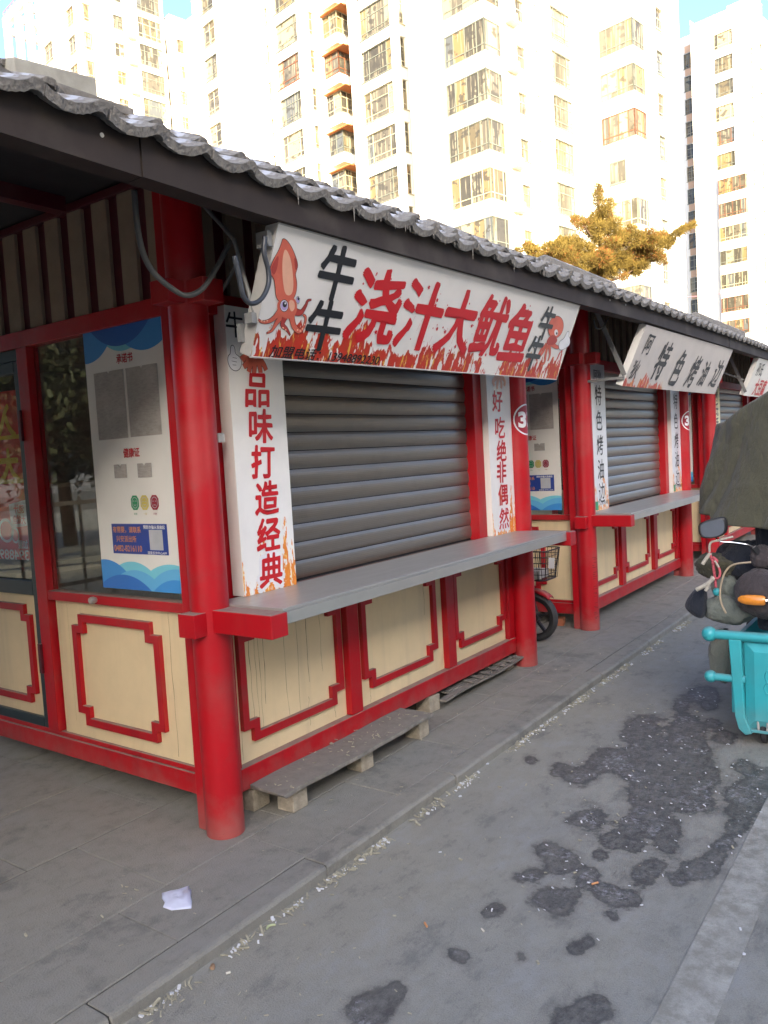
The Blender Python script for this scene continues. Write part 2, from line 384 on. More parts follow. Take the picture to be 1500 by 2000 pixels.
def board_uv(o, frame):
    """UV in metres of the board frame"""
    oo, u, vv, n = (np.array(k, float) for k in frame); me = o.data; uv = me.uv_layers.new(name='UVMap')
    co = np.array([v.co[:] for v in me.vertices])
    for l in me.loops:
        p = co[l.vertex_index]-oo; uv.data[l.index].uv = (p@u/(u@u), p@vv/(vv@vv))
def px_on(frame, p):
    o, u, vv, n = (np.array(k, float) for k in frame); d = ray(p); t = n@(o-CP)/(n@d); q = CP+d*t-o
    g = np.array([[u@u, u@vv], [u@vv, vv@vv]]); return tuple(np.linalg.solve(g, [q@u, q@vv]))
# ================================================================== GROUND
PITCH = 4.26
def stain_field(X, Y):
    bl = [(1050,215,55),(1010,250,40),(1200,215,50),(1300,210,22),(1220,250,45),(1340,262,38),(1180,300,60),(1060,290,45),(900,345,48),(960,350,50),(1040,370,65),(1130,380,75),(1230,380,60),(1280,410,42),(1240,310,45),(740,385,32),(800,405,42),(850,385,36),(1100,450,75),(1180,480,70),(1250,500,48),(1060,500,62),(1040,560,50),(1080,590,50),(1150,600,40),(1000,590,38),(1130,660,38),
     (1450,450,62),(1380,470,40),(1500,440,60),(1410,530,44),(1385,590,42),(1345,655,38),(1310,700,36),(1280,745,40),(1220,750,45),(1165,780,32),
     (840,560,62),(930,640,36),(1010,660,38),(885,695,20),(1040,770,52),(1090,730,36),(830,790,45),(850,760,30),(690,850,55),(740,890,48),(780,840,30),(900,830,38),(960,850,48),(1010,860,26),(925,920,20),(800,1040,36),(850,1010,24),(505,890,30),(475,905,18),(350,1050,34),(385,1072,24),(600,1070,22),(700,680,45),(770,710,38),(640,765,30),(590,772,22),(730,740,40),(1250,105,42),(1290,110,32),(1285,150,24),(1180,145,28),(1410,370,30),(630,345,22),(140,1190,40),(80,1240,62),(30,1275,66),(830,1280,78),(880,1235,40),(750,1320,70),(1410,985,18)]
    c = CR@np.stack([X.ravel(), Y.ravel(), np.full(X.size, -.05)-CP[2]])
    px = 750+FPX*c[0]/np.maximum(c[2], .1); py = 1000+FPX*c[1]/np.maximum(c[2], .1)
    px = (px-700)*1.875; py = (py-1300)*1.875
    f = np.zeros(X.size)
    for a, b, r in bl: f += np.exp(-1.25*(((px-a)/(r*1.2))**2+((py-b)/(r*.86))**2))
    f = np.minimum(f, 1.6)*.62
    f[c[2] < .3] = 0
    return f
xs = np.concatenate([[-900, -300, -80, -30, -10, -4, -1], np.arange(.8, 9.2, .03), [9.6, 10.5, 12, 15, 20, 30, 60, 150, 400, 900]])
ys = np.concatenate([[-900, -300, -60, -14, -6, -3, -1.6], np.arange(-1.2, 2.03, .03), [2.05]])
X, Y = np.meshgrid(xs, ys); nx, ny = len(xs), len(ys)
fld = stain_field(X, Y)
me = bpy.data.meshes.new('road')
me.from_pydata(np.stack([X.ravel(), Y.ravel(), np.full(X.size, -.05)], 1).tolist(), [], [(j*nx+i, j*nx+i+1, (j+1)*nx+i+1, (j+1)*nx+i) for j in range(ny-1) for i in range(nx-1)])
at_ = me.attributes.new('stain', 'FLOAT', 'POINT'); at_.data.foreach_set('value', fld.astype(np.float32))
def road_ex(N, L, tc, out, b):
    P = tc.outputs['Object']
    a = N.new('ShaderNodeAttribute'); a.attribute_name = 'stain'
    big = noise(N, L, P, .9, 6, .6); fine = noise(N, L, P, 260, 3, .7); mid = noise(N, L, P, 14, 8, .7); streak = noise(N, L, mapping(N, L, P, (1, 5, 1)), 1.6, 6, .6)
    o = mixc(N, L, mrange(N, L, big, .35, .68), out, (0.244, 0.234, 0.195)); o = mixc(N, L, mrange(N, L, streak, .42, .72, 0, .55), o, (0.287, 0.271, 0.222))
    o = mixc(N, L, mrange(N, L, mid, .45, .7, 0, .6), o, (0.152, 0.146, 0.122)); o = mixc(N, L, mrange(N, L, fine, .35, .7, 0, .55), o, (0.378, 0.363, 0.300))
    o = mixc(N, L, mrange(N, L, noise(N, L, P, 520, 2, .5), .66, .70, 0, .5), o, (.34, .33, .31))
    # dust collecting towards the kerb
    sp = N.new('ShaderNodeSeparateXYZ'); L.new(P, sp.inputs[0]); d = math_(N, L, 'MULTIPLY_ADD', big, .5, sp.outputs[1])
    o = mixc(N, L, mrange(N, L, d, 1.7, 2.3, 0, .5), o, (0.281, 0.257, 0.200))
    # scuffs and patches
    blot = noise(N, L, mapping(N, L, P, (1, 1.7, 1)), 3.4, 9, .74); o = mixc(N, L, mrange(N, L, blot, .52, .66, 0, .55), o, (.30, .298, .280)); o = mixc(N, L, mrange(N, L, blot, .46, .36, 0, .5), o, (.115, .112, .105))
    scuff = noise(N, L, mapping(N, L, P, (4, 16, 1)), 2.2, 8, .75); o = mixc(N, L, mrange(N, L, scuff, .60, .68, 0, .45), o, (.10, .098, .092))
    spk = noise(N, L, P, 60, 6, .8); o = mixc(N, L, mrange(N, L, spk, .60, .68, 0, .55), o, (.10, .098, .09)); o = mixc(N, L, mrange(N, L, spk, .40, .33, 0, .4), o, (.33, .325, .30))
    # wet oily stains: dark rim, paler mottled middle, dried scum
    n = math_(N, L, 'MULTIPLY_ADD', noise(N, L, P, 5.5, 9, .74), 1.15, math_(N, L, 'MULTIPLY', noise(N, L, mapping(N, L, P, (2, 1, 1)), 15, 6, .6), .35)); s = math_(N, L, 'ADD', a.outputs['Fac'], math_(N, L, 'MULTIPLY_ADD', n, 1.0, -.74))
    near = mrange(N, L, a.outputs['Fac'], .02, .12); halo = math_(N, L, 'MULTIPLY', mrange(N, L, s, -.02, .26, 0, .4), near); o = mixc(N, L, halo, o, (.125, .115, .10))
    si = math_(N, L, 'MULTIPLY', math_(N, L, 'MULTIPLY', mrange(N, L, s, .22, .32), near), mrange(N, L, noise(N, L, mapping(N, L, P, (1, 2.2, 1)), 9, 8, .75), .36, .52, .62, 1)); rim = mrange(N, L, s, .27, .50); mot = mrange(N, L, noise(N, L, P, 30, 8, .78), .40, .62)
    wet = mixc(N, L, math_(N, L, 'MULTIPLY', rim, mot), (.050, .047, .043), (.15, .145, .13))
    scum = math_(N, L, 'MULTIPLY', mrange(N, L, noise(N, L, P, 6, 6), .50, .60), mrange(N, L, noise(N, L, P, 46, 7, .78), .50, .60, 0, .8)); wet = mixc(N, L, math_(N, L, 'MULTIPLY', scum, rim), wet, (.34, .34, .35)); wet = mixc(N, L, mrange(N, L, fine, .55, .7, 0, .4), wet, (.18, .175, .165))
    s = si; o = mixc(N, L, math_(N, L, 'MULTIPLY', s, .88), o, wet)
    L.new(math_(N, L, 'MULTIPLY_ADD', s, -.30, .88), b.inputs['Roughness'])
    # faint tyre cracks
    return o
M['road'] = mat('worn_asphalt', (.205, .203, .188), rough=.88, var=.12, vscale=2.5, bump=.5, bscale=190, extra=road_ex)
me.materials.append(M['road']); road = bpy.data.objects.new('road', me); COL.objects.link(road); tag(road, 'grey asphalt road with dark wet oily stains beside the kerb', kind='structure')
# worn pale line painted along the road
def line_ex(N, L, tc, out, b):
    P = tc.outputs['Object']; n = noise(N, L, P, 16, 9, .72); n2 = noise(N, L, P, 3, 5)
    f = mrange(N, L, math_(N, L, 'MULTIPLY_ADD', n2, .6, n), .64, .90); o = mixc(N, L, f, out, (0.244, 0.234, 0.195))
    fine = noise(N, L, P, 260, 3, .7); return mixc(N, L, mrange(N, L, fine, .5, .75, 0, .5), o, (0.244, 0.234, 0.198))
M['line'] = mat('worn_white_line', (.42, .405, .36), rough=.85, var=.15, vscale=8, bump=.4, bscale=190, extra=line_ex)
b = MB(); n_ = 120; xs_ = np.linspace(-6, 40, n_)
y0 = [.572+.006*mnoise.noise(Vector((x*9, 0, 0))) for x in xs_]; y1 = [.722+.006*mnoise.noise(Vector((x*9, 5, 0))) for x in xs_]
b.add([(x, y, -.046) for x, y in zip(xs_, y0)]+[(x, y, -.046) for x, y in zip(xs_, y1)], [(i, i+1, n_+i+1, n_+i) for i in range(n_-1)])
tag(b.build('road_marking', M['line']), 'worn pale painted line on the road', kind='structure')

def side_ex(N, L, tc, out, b):
    g = N.new('ShaderNodeNewGeometry'); P = g.outputs['Position']
    big = noise(N, L, P, 1.1, 7, .62); mid = noise(N, L, P, 11, 8, .7); fine = noise(N, L, P, 240, 3, .7); scr = noise(N, L, mapping(N, L, P, (3, 14, 1)), 2.4, 7, .65)
    oi = N.new('ShaderNodeObjectInfo'); o = mixc(N, L, mrange(N, L, oi.outputs['Random'], 0, 1, 0, .35), out, (0.213, 0.201, 0.163))
    o = mixc(N, L, mrange(N, L, big, .38, .68, 0, .8), o, (0.244, 0.228, 0.183)); o = mixc(N, L, mrange(N, L, mid, .5, .72, 0, .5), o, (0.122, 0.116, 0.095))
    o = mixc(N, L, mrange(N, L, scr, .58, .72, 0, .5), o, (0.112, 0.105, 0.088)); o = mixc(N, L, mrange(N, L, fine, .4, .7, 0, .4), o, (0.317, 0.298, 0.245))
    spk = noise(N, L, P, 55, 6, .8); o = mixc(N, L, mrange(N, L, spk, .60, .69, 0, .5), o, (.07, .068, .063)); blot = noise(N, L, P, 2.7, 9, .75); o = mixc(N, L, mrange(N, L, blot, .52, .64, 0, .45), o, (.24, .23, .205)); o = mixc(N, L, mrange(N, L, blot, .46, .37, 0, .5), o, (.09, .087, .08))
    L.new(mrange(N, L, mid, .3, .7, .62, .9), b.inputs['Roughness']); return o
M['paving'] = mat('dusty_dark_paving', (.215, .205, .178), rough=.8, var=.1, bump=.4, bscale=160, extra=side_ex)
sw = MB().box(-900, 900, 2.05, 60, -.3, -.006).build('sidewalk', mat('joint_dirt', (0.055, 0.050, 0.040), rough=.95)); tag(sw, 'dusty grey paved sidewalk', kind='structure')
slab = {}
def unit_slab(wd, dp, name='paving_slab'):
    k = (round(wd, 3), round(dp, 3))
    if k not in slab:
        o = MB().box(0, wd, 0, dp, -.03, 0).build(name, M['paving'], bevel=.0035); slab[k] = o.data; COL.objects.unlink(o); bpy.data.objects.remove(o)
    return slab[k]
rows = [(2.163, .327)]+[(2.493+.6*i, .594) for i in range(6)]
for j, (yy, dp) in enumerate(rows):
    off = .22*(j % 2)
    for i in range(22):
        o = bpy.data.objects.new('paving_slab', unit_slab(.6575, dp-.003)); COL.objects.link(o); o.parent = sw
        o.location = (-.98+off+.66*i+.0015, yy+.0015, random.uniform(-.0012, .0012)); o.rotation_euler = (random.uniform(-.002, .002), random.uniform(-.002, .002), 0)
        mo = o.modifiers.new('bevel', 'BEVEL'); mo.width = .003; mo.segments = 1
o = MB().box(13.6, 80, 2.163, 30, -.03, 0).box(-60, -1.0, 2.163, 30, -.03, 0).box(-1, 13.6, 6.1, 30, -.03, 0).build('far_paving', M['paving'], sw); o['kind'] = 'stuff'
kb = MB()
pr = [(0, -.2), (.118, -.2), (.118, 0), (.018, 0), (.006, -.004), (0, -.014)]
for i in range(26):
    o = MB().prism([(p[0]+random.uniform(-.001, .001), p[1]) for p in pr], (.994, 0, 0), (-3.692+i, 2.040+random.uniform(-.003, .003), random.uniform(-.003, .001)), (0, 1, 0)).build('kerb_stone', M['paving'], sw, bevel=.003)
# wide ground behind the stalls
tag(MB().box(-900, 900, 60, 900, -.35, -.02).build('ground', mat('far_ground', (.16, .15, .14), rough=.9)), 'pale ground behind the apartment blocks', kind='structure')

# ================================================================== KIOSK (built once, copied along the row)
KX, KY = 2.31, 2.62
kiosk = empty('food_kiosk', (KX, KY, 0))
G_LINE = 'red and cream food kiosks in a row under the tiled roof'
YF = 2.68                      # front panel plane
XS = 2.37                      # side panel plane
def P(mb, name, mt, **k): return mb.build(name, mt, kiosk, **k)
for cx in (KX, KX+3.0):
    P(MB().lathe((cx, KY, 0), [(.083, 0), (.083, 2.86)], 40), 'column', M['red'], smooth=30)
# corner posts behind the round columns
for cx in (KX-.005, KX+3.005):
    sx = 1 if cx < 3 else -1
    P(MB().box(cx-.035 if sx > 0 else cx-.05, cx+.05 if sx > 0 else cx+.035, 2.665, 2.75, .0, 2.84), 'corner_post', M['red'], bevel=.003)
# front wall
P(MB().box(2.395, 5.23, 2.655, 2.735, .11, .215), 'bottom_rail', M['red'], bevel=.004)
P(MB().box(2.395, 5.23, 2.70, 2.74, .215, .96), 'front_panel', M['cream'])
for x0 in (3.285, 4.295): P(MB().box(x0, x0+.097, 2.658, 2.70, .217, .93), 'front_post', M['red'], bevel=.003)
P(MB().box(2.37, 2.47, 2.662, 2.70, .217, .95), 'front_post', M['red'], bevel=.003)
P(MB().box(5.15, 5.235, 2.662, 2.70, .217, .95), 'front_post', M['red'], bevel=.003)
def moulding(u0, u1, z0, z1, nt_, wd, frame, th):
    """band with stepped corners in front of a panel"""
    def ring(i):
        a, b_, c, d, n = u0+i, u1-i, z0+i, z1-i, nt_
        return [(a, c+n), (a+n, c+n), (a+n, c), (b_-n, c), (b_-n, c+n), (b_, c+n), (b_, d-n), (b_-n, d-n), (b_-n, d), (a+n, d), (a+n, d-n), (a, d-n)]
    A, B_ = ring(0), ring(wd); o, u, v, n = (np.array(k, float) for k in frame); mb = MB(); k = 12
    vs = [o+u*p[0]+v*p[1]+n*t for t in (0, th) for rg in (A, B_) for p in rg]
    fs = []
    for i in range(k):
        j = (i+1) % k
        fs += [(2*k+i, 2*k+j, 3*k+j, 3*k+i), (i, j, 2*k+j, 2*k+i), (k+i, k+j, 3*k+j, 3*k+i)]
    return mb.add(vs, fs)
fr_front = ((0, 2.70, 0), (1, 0, 0), (0, 0, 1), (0, -1, 0))
for a, b_ in ((2.512, 3.255), (3.435, 4.205), (4.425, 5.135)):
    P(moulding(a, b_, .305, .885, .065, .04, fr_front, .024), 'moulding', M['red'], bevel=.002)
# sill ledge under the shutter and counter
P(MB().box(2.40, 5.22, 2.64, 2.76, .96, .986), 'sill', M['red'], bevel=.003)
P(MB().box(2.365, 5.262, 2.245, 2.655, .985, 1.0).box(2.365, 5.262, 2.245, 2.262, .932, .984), 'counter_top', M['steel'], bevel=.0025)
P(MB().box(2.40, 5.23, 2.27, 2.64, .945, .983), 'counter_underframe', M['fascia'])
for cx in (KX, KX+3.0):
    P(MB().box(cx-.048, cx+.048, 2.215, 2.60, .895, .992), 'counter_arm', M['red'], bevel=.004)
    # stubs of the crossing beams
sx = KX
P(MB().box(sx-.135, sx-.05, KY-.05, KY+.05, .885, .985), 'beam_stub', M['red'], bevel=.003)
P(MB().box(sx-.145, sx-.05, KY-.055, KY+.055, 2.262, 2.355), 'beam_stub', M['red'], bevel=.003)
P(MB().box(KX-.055, KX+.055, KY-.16, KY-.05, 2.262, 2.355), 'beam_stub', M['red'], bevel=.003)
P(MB().box(KX+3-.055, KX+3.055, KY-.16, KY-.05, 2.262, 2.355), 'beam_stub', M['red'], bevel=.003)
P(MB().box(KX+3.05, KX+3.145, KY-.055, KY+.055, 2.262, 2.355), 'beam_stub', M['red'], bevel=.003)
P(MB().box(2.39, 5.23, 2.66, 2.74, 2.26, 2.35), 'top_rail', M['red'], bevel=.003)
# red jambs and shutter
P(MB().box(2.845, 2.872, 2.655, 2.73, .99, 2.26), 'jamb', M['red'], bevel=.002)
P(MB().box(4.765, 4.875, 2.655, 2.73, .99, 2.26), 'jamb', M['red'], bevel=.003)
P(MB().box(2.40, 2.85, 2.70, 2.74, .99, 2.26), 'side_filler', M['red']); P(MB().box(4.875, 5.22, 2.70, 2.74, .99, 2.26), 'side_filler', M['red'])
shp = empty('roller_shutter', (0, 0, 0)); 
setpar(shp, kiosk)
MB().box(2.852, 4.873, 2.735, 2.76, .987, 2.26).build('shutter_backing', M['black_gap'], shp)
nsl = 14
for i in range(nsl):
    z0 = 1.0+i*.0925
    prof = []
    for k in range(9):
        t = k/8; zz = z0+.0925*t*.955+.002; yy = 2.728-.0095*math.sin(math.pi*min(1, t*1.04))**.55 if 0 < t < 1 else 2.729
        prof.append((yy, zz))
    prof += [(2.732, prof[-1][1]), (2.732, prof[0][1])]
    mb = MB().prism(prof, (1.912, 0, 0), (2.862, 0, 0), (0, 1, 0), (0, 0, 1))
    mb.build('slat', M['shutter'], shp, smooth=35)
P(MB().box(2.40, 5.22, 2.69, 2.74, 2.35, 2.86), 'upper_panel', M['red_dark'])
k = 0
xb = 2.42
while xb < 5.17:
    P(MB().box(xb, xb+.105, 2.665, 2.69, 2.352, 2.85), 'batten', M['batten'], bevel=.002); xb += .185
# side wall facing -X
def side_wall(x, sgn, name_prefix=''):
    f = lambda a, b_: (min(a, b_), max(a, b_))
    X0 = lambda d0, d1: f(x+sgn*d0, x+sgn*d1)      # d measured outwards
    P(MB().box(*X0(-.035, .03), 2.72, 5.6, .11, .205), 'side_rail', M['red'], bevel=.004)
    P(MB().box(*X0(-.03, .018), 2.72, 5.6, .2055, .23), 'side_rail', M['red'], bevel=.003)
    P(MB().box(*X0(-.03, .0), 2.72, 3.88, .23, .945), 'side_panel', M['cream'])
    P(MB().box(*X0(-.035, .03), 2.72, 3.90, .943, .99), 'side_rail', M['red'], bevel=.003)
    P(MB().box(*X0(-.035, .03), 2.72, 5.6, 2.262, 2.345), 'side_rail', M['red'], bevel=.003)
    P(MB().box(*X0(-.035, .034), 3.90, 3.995, .231, 2.261), 'side_post', M['red'], bevel=.003)
    P(MB().box(*X0(-.03, .022), 2.765, 2.835, .991, 2.261), 'side_post', M['red'], bevel=.003)
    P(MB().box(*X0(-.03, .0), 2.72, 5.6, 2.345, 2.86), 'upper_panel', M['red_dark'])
    y = 2.785
    while y < 5.5:
        P(MB().box(*X0(.0, .02), y, y+.112, 2.347, 2.838), 'batten', M['batten'], bevel=.002); y += .193
    P(MB().box(*X0(-.02, .03), 2.72, 5.6, 2.838, 2.875), 'side_rail', M['red_dark'], bevel=.002)
    P(moulding(3.03, 3.72, .302, .882, .06, .04, ((x, 0, 0), (0, 1, 0), (0, 0, 1), (sgn, 0, 0)), .024), 'moulding', M['red'], bevel=.002)
    g = P(MB().box(*X0(-.012, -.006), 2.835, 3.90, .99, 2.262), 'window_pane', M['glass'])
side_wall(XS, -1)
side_wall(2*KX+3.0-XS, 1)
# door beyond the post: dark frame, glass above, cream panel with moulding below
door = empty('door'); setpar(door, kiosk)
D = MB()
for (a, b_, c, d) in ((3.997, 4.052, .231, 2.2), (4.70, 4.755, .231, 2.2), (4.052, 4.70, .231, .285), (4.052, 4.70, .955, 1.035), (4.052, 4.70, 2.14, 2.2)): D.box(XS-.022, XS+.02, a, b_, c, d)
D.build('door_frame', M['door_frame'], door, bevel=.004)
MB().box(XS-.005, XS+.01, 4.052, 4.70, .285, .955).build('door_panel', M['cream'], door)
moulding(4.10, 4.65, .352, .90, .055, .038, ((XS-.005, 0, 0), (0, 1, 0), (0, 0, 1), (-1, 0, 0)), .022).build('moulding', M['red'], door, bevel=.002)
MB().box(XS-.003, XS+.003, 4.052, 4.70, 1.035, 2.14).build('door_glass', M['glass'], door)
for zz in (.62, 1.86):
    MB().box(XS-.048, XS-.024, 3.985, 4.012, zz-.08, zz+.08).build('hinge', M['red_dark'], door, bevel=.003)
P(MB().box(XS-.035, XS+.03, 4.757, 4.84, .231, 2.261), 'side_post', M['red'], bevel=.003)
P(MB().box(XS, XS+.03, 4.84, 5.6, .23, 2.262), 'side_panel', M['cream'])
P(MB().box(XS-.02, XS+.02, 3.997, 4.757, 2.203, 2.26), 'door_head', M['door_frame'])
# inside: floor, back wall, ceiling, a shelf unit
P(MB().box(2.40, 5.22, 2.76, 5.6, .19, .215).box(2.40, 5.22, 5.56, 5.6, .215, 2.8).box(2.42, 5.2, 2.76, 5.55, 2.36, 2.38), 'interior', M['interior'])
S = MB(); S.box(2.9, 4.6, 5.2, 5.54, .9, .94); S.box(2.9, 2.95, 5.2, 5.54, .22, .9); S.box(4.55, 4.6, 5.2, 5.54, .22, .9); S.box(3.0, 4.5, 5.3, 5.54, 1.5, 1.53)
P(S, 'shelf', M['grey_metal'])
# lock knob on the side rail, bracket next to the left sign strip
kb_ = MB().lathe((XS-.03, 3.479, .968), [(.0, -.034), (.015, -.034), (.018, -.026), (.018, -.014), (.013, 0)], 16, 'x'); P(kb_, 'knob', M['steel'], smooth=40)
P(MB().box(2.415, 2.452, 2.606, 2.622, 1.695, 1.735).lathe((2.433, 2.603, 1.725), [(.005, 0), (.005, .006)], 8, 'y'), 'latch_bracket', M['grey_metal'], bevel=.002)
P(MB().tube([(4.60, 2.66, .90), (4.60, 2.655, .885), (4.592, 2.65, .868), (4.60, 2.65, .852), (4.612, 2.65, .86)], .0025, 6), 'hook', M['cable_black'])
tag(kiosk, 'nearest red and cream food kiosk, with the squid signboard and shutter closed', 'kiosk', G_LINE)
# ---- copies
ord_ = [kiosk]
klab = ['', 'second red kiosk along the row, behind the scooter wheel', 'third red kiosk along the row, partly hidden by the olive cloth', 'furthest red kiosk at the end of the row, behind the olive cloth']
klab.append('unseen red kiosk added left of the row to shade the nearest side wall')
for i in (1, 2, 3, -1):
    c = copy_tree(kiosk); c.location.x = KX+(PITCH*i if i > 0 else -5.6); tag(c, klab[i]); ord_.append(c)  # the last copy is out of view, added to darken the near side wall
# black cracks running down the near kiosk's panels
ck = MB()
def crack(x, z0, z1, frame, wd=.0025, amp=.006, seed=0):
    pts = []; n = 14
    for i in range(n): t = i/(n-1); pts.append((x+amp*mnoise.noise(Vector((t*4, seed, 0)))*2, z0+(z1-z0)*t))
    ribbon(ck, pts, [wd*(.4+.6*abs(mnoise.noise(Vector((t*.9, seed, 3))))*2) for t in range(n)], frame, .0008)
for i, (x, a, b_) in enumerate(((2.60, .93, .36), (2.635, .93, .35), (2.66, .92, .34), (2.69, .93, .45), (2.84, .95, .32), (2.93, .95, .34), (3.005, .93, .47), (3.11, .9, .5), (2.985, .4, .25), (3.19, .3, .23), (3.50, .9, .40), (3.505, .3, .22), (4.10, .85, .6), (2.515, .95, .23))):
    crack(x, a, b_, fr_front, .0022 if i % 3 else .0032, seed=i*3.1)
fr_side = ((XS, 0, 0), (0, 1, 0), (0, 0, 1), (-1, 0, 0))
crack(2.975, .93, .25, fr_side, .003, .012, 40); crack(2.86, .88, .24, fr_side, .005, .014, 47); crack(3.78, .93, .3, fr_side, .0012, .004, 51)
o = build_flat(ck, 'paint_crack', mat('crack_dark', (.10, .07, .045), rough=.9), kiosk, None); o['kind'] = 'stuff'
# scratches on the third column
scm = MB()
c3 = KX+PITCH
for i in range(26):
    zz = .10+.55*i/26+random.uniform(-.01, .01)
    if i in (7, 8, 14, 15, 20): continue
    a0 = R_(-128+random.uniform(-6, 6)); a1 = a0+R_(random.uniform(14, 38))
    for th in np.linspace(a0, a1, 5)[:-1]:
        t2 = th+(a1-a0)/4
        p = lambda t_, z_: (c3+.0835*math.cos(t_), KY+.0835*math.sin(t_), z_)
        scm.add([p(th, zz), p(t2, zz+.003), p(t2, zz+.006), p(th, zz+.003)], [(0, 1, 2, 3)])
o = build_flat(scm, 'scratches', M['fascia'], ord_[1], None); o['kind'] = 'stuff'

# ================================================================== TILED ROOF
roof = empty('tiled_roof', (2.3, 2.05, 2.6)); tag(roof, 'long grey scalloped tile roof over the whole row of kiosks', 'roof')
def dz(x): return float(np.interp(x, [-3, 1.2, 2.2, 5.2, 6.6, 9.6, 24], [.0, .0, -.018, .018, .042, .052, .06]))
ZF = 2.505
xe = [-3.0, 1.66, 5.6, 9.4, 13.3, 19.5]
for i in range(5):
    a, b_ = xe[i]+.002, xe[i+1]-.002; o_ = .004*(i % 2)
    if i == 0: a = -3
    mb = MB()
    for x0, x1 in ((a, b_),):
        za, zb = ZF+dz(x0), ZF+dz(x1)
        n = 8; vs = []
        for j in range(n+1):
            x = x0+(x1-x0)*j/n; z = ZF+dz(x)
            vs += [(x, 2.048-o_, z), (x, 2.048-o_, z+.135), (x, 2.07, z+.135), (x, 2.07, z+.006), (x, 2.13, z+.006), (x, 2.13, z)]
        fs = []
        for j in range(n):
            for k in range(6): fs.append((j*6+k, j*6+(k+1) % 6, (j+1)*6+(k+1) % 6, (j+1)*6+k))
        fs += [tuple(range(6)), tuple(n*6+k for k in range(6))[::-1]]
        mb.add(vs, fs)
    mb.build('fascia_board', M['fascia'], roof)
for i in range(34):
    x = 1.5+i*.42+random.uniform(-.05, .05); MB().lathe((x, 2.046, ZF+dz(x)+.085), [(.007, 0), (.007, .004), (.003, .006)], 10, 'y').build('rivet', M['grey_metal'], roof) if i < 12 else None
# roof slab and soffit
mb = MB()
for j, x in enumerate(np.linspace(-3, 19.5, 24)):
    z = dz(x); mb.v += [(x, 2.07, 2.625+z), (x, 2.75, 3.0+z), (x, 3.3, 2.96+z), (x, 6.2, 2.96+z), (x, 6.2, 2.90+z), (x, 2.8, 2.90+z), (x, 2.13, 2.56+z)]
    if j: mb.f += [((j-1)*7+k, (j-1)*7+(k+1) % 7, j*7+(k+1) % 7, j*7+k) for k in range(7)]
mb.f += [tuple(range(7)), tuple(23*7+k for k in range(7))[::-1]]
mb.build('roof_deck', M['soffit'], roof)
for x in np.arange(-2.4, 19.2, .6):
    MB().bar((x, 2.14, 2.55+dz(x)), (x, 2.78, 2.865+dz(x)), .05, .06).build('rafter', M['red_dark'], roof)
for y in (3.4, 4.2, 5.0):
    MB().box(-2.9, 2.3, y, y+.07, 2.82, 2.90).build('rafter', M['red_dark'], roof)
def tile_mesh(seed, edge):
    r = random.Random(seed); pts = []
    # cross section: sagging pan, then a narrow upturned rib
    for i in range(15):
        t = i/14; x = t*.152; z = -.020*math.sin(math.pi*t)**.85; pts.append((x, z))
    for t, h in ((.156, .005), (.166, .009), (.178, .010), (.190, .006), (.196, .0)): pts.append((t, h))
    n = len(pts); th = .028 if edge else .018; Ls = .36; ns = 5; vs = []; fs = []
    for k in range(ns):
        u = k/(ns-1)
        for (x, z) in pts:
            j = (r.uniform(-1, 1)*.0022) if k == 0 else 0
            vs.append((x, u*Ls+(.004*mnoise.noise(Vector((x*20, seed, 0))) if k == 0 else 0), z+.0*u+j*.6))
        for (x, z) in pts:
            j = r.uniform(-1, 1)*.0035 if k == 0 else 0
            vs.append((x, u*Ls, z-th*(1 if u < .3 else .6)-abs(j)))
    for k in range(ns-1):
        a, b_ = k*2*n, (k+1)*2*n
        for i in range(n-1):
            fs += [(a+i, a+i+1, b_+i+1, b_+i), (a+n+i, b_+n+i, b_+n+i+1, a+n+i+1)]
        fs += [(a, b_, b_+n, a+n), (a+n-1, a+2*n-1, b_+2*n-1, b_+n-1)]
    fs += [(i, n+i, n+i+1, i+1) for i in range(n-1)]
    e = (ns-1)*2*n; fs += [(e+i, e+i+1, e+n+i+1, e+n+i) for i in range(n-1)]
    m_ = MB(); m_.add(vs, fs); o = m_.build('roof_tile', M['tile'], smooth=50); me = o.data; COL.objects.unlink(o); bpy.data.objects.remove(o); return me
tm = [tile_mesh(s, True) for s in range(4)]; tm2 = [tile_mesh(10+s, False) for s in range(3)]
slope = math.atan2(.375, .68)
cnt = 0
for i in range(96):
    x = -.28+i*.2
    for r_ in range(3):
        if r_ and i > 92: continue
        if cnt >= 300: break
        d = .0+r_*.27; y = 2.0+d*math.cos(slope)-.005; z = 2.647+dz(x)+d*math.sin(slope)+(.012 if r_ else 0)
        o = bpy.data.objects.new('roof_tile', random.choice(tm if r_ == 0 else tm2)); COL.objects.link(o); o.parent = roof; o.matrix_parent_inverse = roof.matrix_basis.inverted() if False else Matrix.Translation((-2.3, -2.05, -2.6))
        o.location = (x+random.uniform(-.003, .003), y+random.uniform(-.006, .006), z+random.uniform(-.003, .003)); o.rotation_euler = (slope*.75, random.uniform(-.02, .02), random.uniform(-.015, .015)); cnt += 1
# ridge caps lying on the top of the slope
for a, b_ in (((1060, 505), (1190, 545)), ((1357, 612), (1447, 645)), ((832, 431), (944, 467))):
    p, q = ony(a, 2.78), ony(b_, 2.78); zc = (p[2]+q[2])/2
    mb = MB(); mb.prism([(-.07, -.09), (.07, -.09), (.07, -.03), (.045, -.01), (.02, 0), (-.02, 0), (-.045, -.01), (-.07, -.03)], (q[0]-p[0], 0, 0), (p[0], 2.78, zc), (0, 1, 0), (0, 0, 1))
    mb.box(p[0]+.03, q[0]-.03, 2.72, 2.84, zc-.22, zc-.09)
    mb.build('ridge_cap', M['tile'], roof, bevel=.006)
